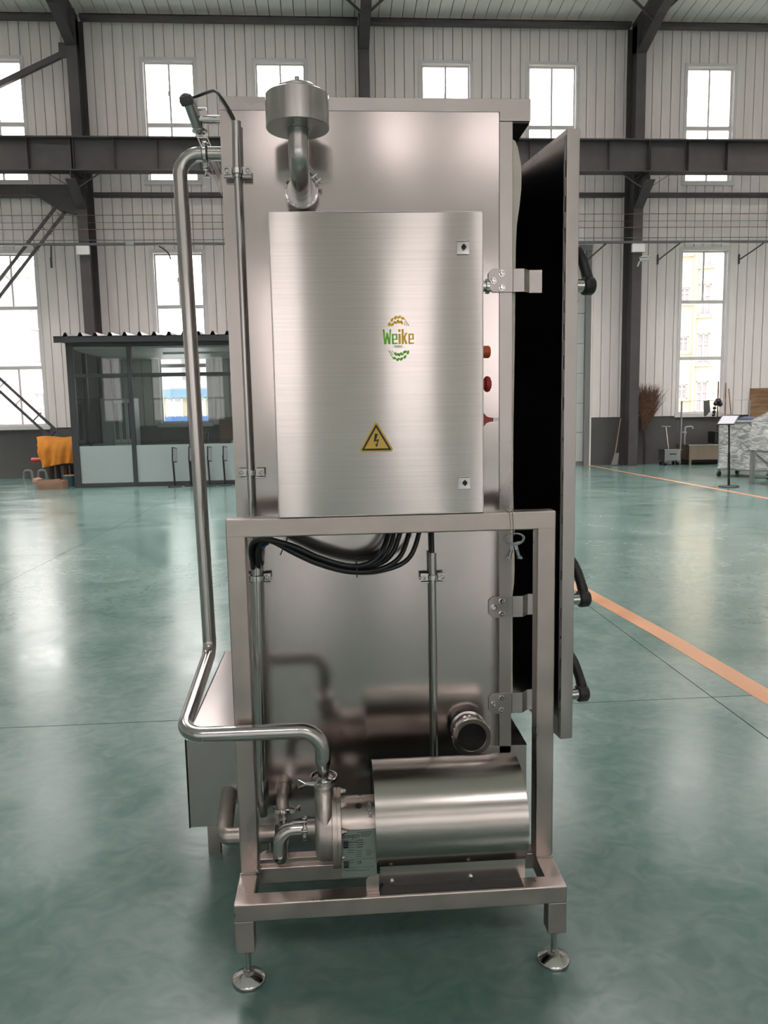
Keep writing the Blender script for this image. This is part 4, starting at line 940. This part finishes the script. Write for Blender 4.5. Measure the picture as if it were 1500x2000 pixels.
# --- exhaust with cap
ex = empty('vent_pipe', (-.066, 2.2, 2.1), parent=mc)
EX, EY = -.0665, 2.08
G().tube(fillet([(EX, EY, 2.225), (EX, EY, 2.098), (EX, YC, 2.098)], .062, 14), .0262, 32).build('elbow_pipe', M['pipe_steel'], ex)
G().lathe((EX, EY, 2.208), (0, 0, 1), [(.0, 0), (.079, 0), (.081, .002), (.081, .078), (.079, .080), (.055, .081), (.055, .095), (.050, .100), (.02, .104), (0, .1045)], 56).build('vent_cap', steel('cap_steel', (.50, .475, .46), .2), ex)
G().cyl((EX+.002, EY-.02, 2.30), (EX+.002, EY-.02, 2.326), .006, n=12).build('cap_pin', M['bright_steel'], ex)
g = G(); R = random.Random(8)
for k in range(26):
    a_ = k*2*math.pi/26; g.lathe((EX+.0285*math.cos(a_), EY+.0285*math.sin(a_), 2.2055), (0, 0, 1), [(0, -.001), (.003, 0), (.002, .004), (0, .004)], 6)
g.build('weld_bead', M['bright_steel'], ex)
G().lathe((EX, YC-.055, 2.098), (0, 1, 0), [(.0265, 0), (.0405, 0), (.0405, .006), (.0275, .010), (.0275, .05)], 36).build('ferrule', M['pipe_steel'], ex)
triclamp('pipe_clamp', (EX, YC-.052, 2.098), (0, -1, 0), .0405, (.8, 0, .62), ex, .013, arm=1.35)
# --- conduits
def conduit(x, y, z0, z1, r, x2=None, parts=()):
    e = empty('conduit', (x, y, z0), parent=mc)
    G().cyl((x2 if x2 is not None else x, y, z0), (x, y, z1), r, n=24).build('conduit_tube', M['pipe_steel'], e)
    return e
def saddle(x, y, z, r, e, w=.036):
    g = G()
    pts = [Vector((x+r*1.12*math.cos(t), y-r*1.12*math.sin(t), z)) for t in [math.pi*k/14 for k in range(15)]]
    vs = []
    for p in pts:
        d_ = Vector((p.x-x, p.y-y, 0)).normalized()
        for rr, zz in ((0, -.008), (.004, -.008), (.004, .008), (0, .008)): vs.append(p+d_*rr+Vector((0, 0, zz)))
    n_ = len(pts); g._add(vs, [(i*4+k, i*4+(k+1) % 4, (i+1)*4+(k+1) % 4, (i+1)*4+k) for i in range(n_-1) for k in range(4)]+[(0, 1, 2, 3), tuple(range(4*n_-4, 4*n_))])
    for s_ in (-1, 1):
        xa, xb = sorted((x+s_*r*1.1, x+s_*w))
        g.box(xa, xb, y-.006, y+.002, z-.010, z+.012); g.box(xa, xb, y-.009, y+.004, z-.017, z-.012)
        g.lathe((x+s_*(w-.009), y-.006, z+.001), (0, -1, 0), [(0, 0), (.0075, 0), (.0075, .006), (.0045, .006), (.004, .002), (0, .002)], 16)
    g.build('conduit_clamp', M['bright_steel'], e, bevel=.0008, seg=1)
CY = YC-.025
e = empty('conduit', (-.242, CY, 1.25), parent=mc)
G().cyl((-.2435, CY, 2.14), (-.2405, CY, 2.289), .0128, n=28).build('upper_tube', M['pipe_steel'], e)
G().cyl((-.240, CY, .95), (-.2435, CY, 2.15), .0098, n=24).build('lower_tube', M['pipe_steel'], e)
saddle(-.2425, CY, 2.157, .0115, e, .038); saddle(-.2375, CY, 1.320, .0098, e, .038)
e = empty('conduit', (-.235, CY, .27), parent=mc)
G().cyl((-.246, CY, .262), (-.232, CY, 1.076), .0165, n=28).build('conduit_tube', M['pipe_steel'], e)
saddle(-.2325, CY, 1.008, .0175, e, .040)
e = empty('conduit', (.291, CY, .40), parent=mc)
G().cyl((.291, CY, 1.0), (.2905, CY, 1.068), .0118, n=24).cyl((.292, CY, .30), (.291, CY, 1.0), .0100, n=24).build('conduit_tube', M['pipe_steel'], e)
saddle(.291, CY, .993, .0115, e, .037)
# --- cable loom
lm = empty('cable_loom', (0, 2.15, 1.1), parent=mc)
CB = 2.17
ends = [(.160, 1.20), (.178, 1.20), (.196, 1.20), (.222, 1.20), (.252, 1.20)]
for k, (ex_, ez) in enumerate(ends):
    o1, o2 = (k-2)*.0062, ((k*2) % 5-2)*.008
    tail = [(ex_-.022-.004*k, CB+o2*.5, 1.103-.008*k), (ex_, CB+.03, 1.165), (ex_+.003, CB+.04, ez)]
    pts = [(-.232+o1*.8, CY+o2, 1.04), (-.228+o1, CB+.03+o2, 1.112-.003*k), (-.195+o1, CB+o2, 1.135-o1*.3), (-.125, CB+o2, 1.108-o1*.95), (-.045, CB+o2, 1.069-o1), (.045, CB+o2, 1.043-o1*.9), (.105+k*.008, CB+o2, 1.044-o1*.8+.003*(4-k))]+tail
    G().tube(bez(pts, 8), .0072 if k != 1 else .0062, 12).build('cable', M['cable'], lm)
G().tube(bez([(.291, CY, 1.05), (.290, CY, 1.12), (.2885, CY-.01, 1.22)]), .0062, 12).build('cable', M['cable'], lm)
G().tube(bez([(-.222, CY-.012, 1.05), (-.217, CY-.03, 1.095), (-.202, CB-.005, 1.116), (-.190, CB+.01, 1.122)]), .0035, 8).build('blue_wire', M['blue'], lm)
def tie(c, nrm, r):
    n_ = Vector(nrm).normalized(); u = n_.cross(Vector((0, 1, 0))).normalized(); w = n_.cross(u)
    g = G().tube([Vector(c)+(u*math.cos(t)*r+w*math.sin(t)*r*.85) for t in [2*math.pi*k/20 for k in range(20)]], .0016, 6, closed=True)
    g.beam(Vector(c)+u*r, Vector(c)+u*(r+.012)+n_*-.003, .003, .001); g.build('cable_tie', M['rubber'], lm)
tie((-.145, CB, 1.114), (.9, 0, -.42), .0265); tie((.060, CB, 1.042), (1, 0, .0), .0235)
# --- delivery pipe
dp = empty('delivery_pipe', (-.4, 2.3, .65), parent=mc)
PP = [(-.345, 2.36, 2.236), (-.4195, 2.36, 2.236), (-.3985, 2.36, .758), (-.4165, 1.965, .652), (-.0505, 1.965, .650), (-.0475, 1.965, .572)]
pth = fillet(PP, [.060, .05, .055, .060], 12)
G().tube(pth, .0207, 32).build('pipe_run', M['pipe_steel'], dp)
G().lathe((-.0475, 1.965, .574), (0, 0, -1), [(.0207, 0), (.0212, .006), (.0200, .016), (.0160, .030), (.0148, .040), (.0148, .052), (.026, .056), (.026, .060)], 32).build('reducer', M['pipe_steel'], dp)
for (c, ax) in (((-.3985+.0003, 2.36, .795), (0, 0, 1)), ((-.360, 1.965, .6518), (1, 0, 0)), ((-.112, 1.965, .650), (1, 0, 0))):
    G().lathe(Vector(c)-Vector(ax)*.001, ax, [(.0206, 0), (.0212, .0006), (.0212, .0016), (.0206, .0022)], 32).build('weld_ring', M['bright_steel'], dp)
G().lathe((-.285, 2.36, 2.236), (-1, 0, 0), [(.0207, 0), (.0207, .050), (.030, .055), (.030, .064), (.0207, .068)], 32).build('port', M['pipe_steel'], dp)
triclamp('pipe_clamp', (-.3435, 2.36, 2.236), (1, 0, 0), .0300, (0, -.35, -1), dp, .013, arm=1.2)
triclamp('pipe_clamp', (-.0475, 1.965, .5175), (0, 0, -1), .0325, (-.30, -.95, 0), dp, .011, arm=1.7)
# --- level probe arm at the top left
lv_ = empty('level_probe', (-.36, 2.45, 2.3), parent=mc)
G().cyl((-.289, 2.42, 2.352), (-.355, 2.42, 2.352), .0125, n=20).cyl((-.34, 2.42, 2.352), (-.375, 2.42, 2.352), .0085, n=16).build('probe_port', M['bright_steel'], lv_)
G().cyl((-.3895, 2.40, 2.395), (-.3695, 2.44, 2.325), .0185, .0165, n=24).build('probe_body', M['pipe_steel'], lv_)
g = G().lathe((-.3935, 2.395, 2.388), Vector((-.02, -.04, .07)), [(0, -.006), (.0185, -.004), (.021, .008), (.018, .020), (.009, .026), (0, .028)], 24); g.build('probe_cap', mat('grey_rubber', (.07, .065, .07), .45), lv_, label='dark rubber cap')
G().tube(bez([(-.385, 2.395, 2.402), (-.36, 2.40, 2.412), (-.330, 2.36, 2.405), (-.300, 2.30, 2.385), (-.278, 2.265, 2.352), (-.258, 2.255, 2.318), (-.246, CY, 2.292), (-.243, CY, 2.27)]), .0042, 10).build('probe_cable', M['rubber'], lv_)
G().beam((-.372, 2.45, 2.335), (-.297, 2.45, 2.145), .032, .012, (1, 0, 0)).beam((-.386, 2.435, 2.335), (-.311, 2.435, 2.145), .018, .003, (1, 0, 0)).beam((-.358, 2.435, 2.335), (-.283, 2.435, 2.145), .018, .003, (1, 0, 0)).build('channel_arm', M['rim_steel'], lv_)
G().tube([Vector((-.369, 2.44, 2.327))+Vector((math.cos(t)*.02, math.sin(t)*.02, 0)) for t in [2*math.pi*k/20 for k in range(20)]], .0035, 8, closed=True).build('probe_ring', M['bright_steel'], lv_)
for z in (2.385, 2.305): G().cyl((-.375, 2.43, z), (-.345, 2.43, z), .0045, n=12).build('probe_pin', M['bright_steel'], lv_)
G().cyl((-.306, 2.44, 2.135), (-.290, 2.44, 2.135), .008, n=12).build('arm_bolt', M['bright_steel'], lv_)
# --- side tank and its outlet
st = empty('side_tank', (-.38, 2.75, .2), parent=mc)
G().box(-.475, -.290, 2.30, 3.20, .208, .497).build('tank_box', M['panel_steel'], st, bevel=.002)
G().box(-.4785, -.4755, 2.298, 3.20, .207, .497).build('tank_edge', M['dark_metal'], st)
for z in (.43, .26): G().lathe((-.478, 2.33, z), (-1, 0, 0), [(0, 0), (.006, 0), (.005, .004), (0, .005)], 12).build('tank_screw', M['bright_steel'], st)
G().tube(fillet([(-.352, 2.32, .322), (-.352, 2.20, .262), (-.352, 2.17, .247), (-.20, 2.17, .247)], [.08, .05], 10), .0245, 28).build('tank_outlet', M['cast_steel'], st)
for y in (2.5, 3.1): G().box(-.46, -.42, y, y+.04, 0, .208).build('tank_leg', M['tube_steel'], st)
# --- flanged outlet on the cabinet
so = empty('outlet_stub', (.39, 2.2, .525), parent=mc)
G().lathe((.401, YC+.004, .500), (0, -1, 0), [(.062, 0), (.060, .003), (.050, .006), (.0475, .012), (.0475, .052), (.058, .056), (.0605, .058), (.0605, .070), (.058, .072), (.045, .072), (.0435, .070), (.0435, .0)], 56).build('stub_pipe', M['pipe_steel'], so)
G().lathe((.401, YC-.012, .500), (0, -1, 0), [(0, 0), (.0433, 0), (.0433, .003), (0, .003)], 32).build('stub_bore_shade', M['interior'], so)  # black disc in place of the shade inside the pipe
g = G()
for k in range(14):
    a_ = k*2*math.pi/14; g.lathe((.401+.0597*math.cos(a_), YC-.060, .500+.0597*math.sin(a_)), (0, -1, 0), [(0, -.006), (.0028, -.005), (.0028, .004), (0, .005)], 8)
g.build('stub_notches', M['bright_steel'], so)
# --- pump
pm = empty('pump', (.15, 1.97, .234), parent=mc)
PX, PY, PZ = -.015, 1.97, .370
G().lathe((-.072, PY, PZ), (1, 0, 0), [(0, 0), (.070, 0), (.080, .006), (.084, .014), (.084, .046), (0, .046)], 48).build('volute_cover', M['cast_steel'], pm)
vp = bez([(-.047, PY-.052, PZ-.045), (-.046, PY-.062, PZ), (-.046, PY-.045, PZ+.055), (-.0465, PY-.012, PZ+.095), (-.0475, PY-.004, PZ+.118), (-.0475, 1.965, PZ+.146)], 8)
rr = [.010+.016*min(1, i/22) if i < 34 else .026-.0115*min(1, (i-34)/(len(vp)-35)) for i in range(len(vp))]
G().tube(vp, rr, 28).build('volute', M['cast_steel'], pm, sharp=60)
G().lathe((-.027, PY, PZ), (1, 0, 0), [(0, 0), (.1015, 0), (.1025, .001), (.1025, .012), (.100, .0125), (.100, .0135), (.1025, .014), (.1025, .023), (.1015, .024), (0, .024)], 64).build('casing_flange', M['tube_steel'], pm)
for k in range(8):
    a_ = rad(22+45*k); q = Vector((-.003, PY+.091*math.sin(a_), PZ+.091*math.cos(a_)))
    G().lathe(q, (1, 0, 0), [(0, 0), (.0085, 0), (.0085, .006), (.006, .006), (.006, .010), (.0045, .014), (0, .015)], 6).build('flange_nut', M['bright_steel'], pm)
ln = G().lathe((-.003, PY, PZ), (1, 0, 0), [(.080, 0), (.080, .100), (.0, .100)], 64).build('lantern', M['tube_steel'], pm)
G().lathe((.044, PY-.030, PZ+.0742), Vector((0, -.37, .93)), [(0, 0), (.0088, 0), (.0088, .0006), (0, .0006)], 24).build('lantern_hole_shade', M['interior'], pm)  # flat black disc, the shade of a hole put in as colour
tx = text('DONJOY', .013, (0, 0, 0), M['bright_steel'], pm, 'raised_lettering', ext=.0004)
tx.rotation_mode = 'QUATERNION'
Rm_ = Matrix(((0, 0, 0), (0, 0, 0), (0, 0, 0)))
nrm = Vector((0, -.5, .866)); xd = Vector((0, -.866, -.5)); yd = nrm.cross(xd)
tx.rotation_quaternion = Matrix((xd, yd, nrm)).transposed().to_quaternion(); put(tx, (.073, PY-.0402, PZ+.0696), pm)
# name plate standing in front of the lantern
NPM = Matrix.Translation((.041, 1.882, .344)) @ Matrix.Rotation(rad(-4), 4, 'X')
G().box(-.046, .046, -.0015, .0015, -.062, .062, NPM).build('nameplate', M['plate_steel'], pm, bevel=.0012)
def pl(x0, x1, z0, z1, g): g.box(-.046+x0*.092, -.046+x1*.092, -.0021, -.0016, .062-z1*.124, .062-z0*.124, NPM)
g = G()
R = random.Random(11)
for r_i in range(3): pl(.56, .93-R.random()*.12, .035+r_i*.042, .048+r_i*.042, g)      # address rules of print
for r_i in range(4): pl(.44, .60+R.random()*.06, .20+r_i*.05, .216+r_i*.05, g)
for r_i in range(10):
    if r_i in (4, 5, 8): continue
    pl(.06 if r_i < 2 or r_i > 8 else .17, .36+R.random()*.02, .30+r_i*.055, .309+r_i*.055, g)
for r_i in range(4): pl(.44, .56+R.random()*.03, .43+r_i*.043, .438+r_i*.043, g); pl(.70, .84+R.random()*.06, .43+r_i*.035, .437+r_i*.035, g)
pl(.10, .80, .862, .868, g)
for x0, x1, z0, z1 in ((.04, .41, .195, .20), (.04, .41, .84, .845), (.04, .045, .195, .845), (.405, .41, .195, .845), (.44, .93, .62, .624), (.44, .93, .80, .803)): pl(x0, x1, z0, z1, g)
for k in range(4): pl(.64+.01*k, .66+.008*k, .27, .28, g)
g.build('plate_print', M['ink'], pm)
tt = text('DONJOY', .0125, NPM @ Vector((-.020, -.0024, .0465)), M['ink'], pm, 'plate_lettering', sx=.95)
tt = text('CE', .0105, NPM @ Vector((.0005, -.0024, -.0235)), M['ink'], pm, 'plate_lettering', sx=.9)
tt = text('WARNING', .0055, NPM @ Vector((-.018, -.0024, .0315)), M['ink'], pm, 'plate_lettering')
g = G()
for k, (px, pz) in enumerate(((-.0425, .0475), (-.0395, .0435), (-.0405, .0505), (-.0375, .0485))): g.box(px-.0011, px+.0011, -.0023, -.0016, pz-.0011, pz+.0011, NPM)
g.prism([(-.0405, .027), (-.0335, .027), (-.037, .0335)], NPM @ Vector((0, -.0021, 0)), (1, 0, 0), (0, 0, 1), (0, .0004, 0)); g.build('plate_mark', M['ink'], pm)
for dz in (.057, -.051): G().lathe(NPM @ Vector((0, -.0015, dz)), (0, -1, 0), [(0, 0), (.0026, 0), (.002, .0012), (0, .0015)], 12).build('plate_rivet', M['bright_steel'], pm)
G().box(.0, .095, 1.884, 1.90, .282, .290).build('plate_bracket', M['dark_metal'], pm)
g = G()
for z in (.372, .318): g.lathe((.001, 1.876, z), (1, 0, 0), [(0, 0), (.008, 0), (.008, .012), (0, .013)], 10)
g.build('dark_bolt', M['dark_metal'], pm)
# motor body under the cover
G().lathe((.098, 1.985, .385), (1, 0, 0), [(0, 0), (.085, 0), (.085, .30), (.075, .345), (.03, .36), (0, .36)], 40).box(.13, .43, 1.94, 2.06, .236, .32).build('motor', M['dark_metal'], pm)
arc = []
AY, AZ, AR = 1.9985, .3915, .1405
for k in range(33):
    t_ = rad(202 - k*(202+62)/32)        # from the front lower bend over the top to the rear
    arc.append((AY-AR*math.cos(rad(-46)+k*rad(268)/32), AZ+AR*math.sin(rad(-46)+k*rad(268)/32)))
low = [(1.905, .228)]
prof = low+arc
inner = [(y+(.0 if i == 0 else 0)+.0012*(1 if i == 0 else (AY-y)/AR*1.2), z+(0 if i == 0 else (AZ-z)/AR*.0014)) for i, (y, z) in enumerate(prof)]
G().prism(prof+inner[::-1], (.0855, 0, 0), (0, 1, 0), (0, 0, 1), (.4015, 0, 0)).build('motor_cover', M['cover_steel'], pm, sharp=22)
G().prism([(AY+(y-AY)*.985, AZ+(z-AZ)*.985) for y, z in arc], (.089, 0, 0), (0, 1, 0), (0, 0, 1), (.004, 0, 0)).build('cover_end', M['dark_metal'], pm)
for x in (.128, .340):
    G().lathe((x, 1.906, .243), (0, -1, -.1), [(0, 0), (.010, 0), (.010, .002), (.0075, .0025), (.0075, .009), (0, .009)], 6).build('cover_bolt', M['bright_steel'], pm)
G().prism([(.058, .2365), (.092, .2365), (.092, .283), (.072, .283), (.062, .276), (.058, .266)], (0, 1.880, 0), (1, 0, 0), (0, 0, 1), (0, .004, 0)).box(.058, .092, 1.872, 1.90, .2335, .2365).build('motor_foot', M['tube_steel'], pm, bevel=.001)
G().lathe((.080, 1.90, .283), (0, 0, 1), [(0, 0), (.009, 0), (.009, .007), (.005, .008), (.005, .014), (0, .014)], 6).build('foot_bolt', M['bright_steel'], pm)
G().box(.093, .475, 1.866, 1.908, .2337, .2352).build('black_strip', M['rubber'], pm)  # thin black strip on the beam below the motor cover
G().tube(bez([(.072, 1.895, .295), (.071, 1.89, .275), (.077, 1.89, .25), (.092, 1.90, .238), (.12, 1.93, .24)]), .0062, 12).build('motor_cable', M['cable'], pm)
# suction line
sl = empty('suction_pipe', (-.17, 2.0, .26), parent=mc)
G().cyl((-.070, PY, PZ+.002), (-.106, PY, PZ+.002), .0225, n=28).build('inlet_stub', M['cast_steel'], sl)
G().tube(fillet([(-.100, PY, PZ+.002), (-.171, PY, PZ+.002), (-.171, PY, PZ-.085), (-.172, 2.12, PZ-.105), (-.172, 2.19, PZ-.105)], [.05, .022, .03], 12), .0195, 28).build('suction_run', M['pipe_steel'], sl)
triclamp('pipe_clamp', (-.101, PY, PZ+.002), (1, 0, 0), .0270, (0, -.5, .86), sl, .012)
G().tube(fillet([(-.172, 2.17, .262), (-.172, 2.20, .262), (-.180, 2.20, .33), (-.180, YC, .335)], .03, 8), .0185, 24).build('riser', M['cast_steel'], sl)
triclamp('pipe_clamp', (-.178, 2.205, .303), (0, .25, 1), .0270, (.8, -.5, 0), sl, .012)
# --- keys hanging on the frame
kb = empty('key_bunch', (.473, 1.985, 1.15), 'bunch of small grey cabinet keys on a wire ring hanging from the frame by string', 'keys')
for dx in (-.003, .0045):
    G().tube([(.4665+dx, 2.06, 1.2195), (.4665+dx, 2.05, 1.2205), (.4670+dx, 1.994, 1.2205), (.4680+dx, 1.9925, 1.2165), (.4715+dx, 1.9915, 1.166), (.4720+dx, 1.9925, 1.156)], .0011, 8).build('string', M['seal'], kb)
G().tube(bez([(.458, 1.994, 1.2255), (.463, 1.9925, 1.222), (.468, 1.991, 1.2235), (.466, 1.993, 1.2285), (.4655, 1.993, 1.236)]), .0013, 8).build('knot', M['seal'], kb)
GK = mat('key_grey', (.28, .30, .31), .35, .85)
for s_, r1 in ((0, .0262), (.004, .0248)):
    G().tube([(.4725+s_+r1*math.cos(t), 1.9865-s_+.006*math.sin(t), 1.1475+s_*.3+.0145*math.sin(t)+.0015*math.cos(2*t)) for t in [2*math.pi*k/32 for k in range(32)]], .0017, 8, closed=True).build('ring', GK, kb)
for (x0, x1, z0, nm) in ((.469, .4615, 1.133, 0), (.476, .4845, 1.133, 1)):
    g = G()
    a_, b_ = Vector((x0, 1.981-.003*nm, z0)), Vector((x1, 1.980-.003*nm, z0-.030)); dv = (b_-a_).normalized()
    g.beam(a_-dv*.002, a_+dv*.018, .0095, .003, (0, 1, 0)); g.cyl(a_+dv*.014, b_, .0048, n=14); g.cyl(b_, b_+dv*.008, .0058, n=14)
    g.beam(b_+dv*.001+Vector((.004*(1 if nm else -1), 0, 0)), b_+dv*.009+Vector((.006*(1 if nm else -1), 0, 0)), .006, .004, (0, 1, 0))
    wv = Vector((-dv.z, 0, dv.x)); g.prism([(-.018, .004), (-.012, .000), (.012, .000), (.018, .004), (.010, .006), (-.010, .006)], a_, wv, -dv, (0, .002, 0))
    g.build('key', GK, kb, bevel=.0005, seg=1)
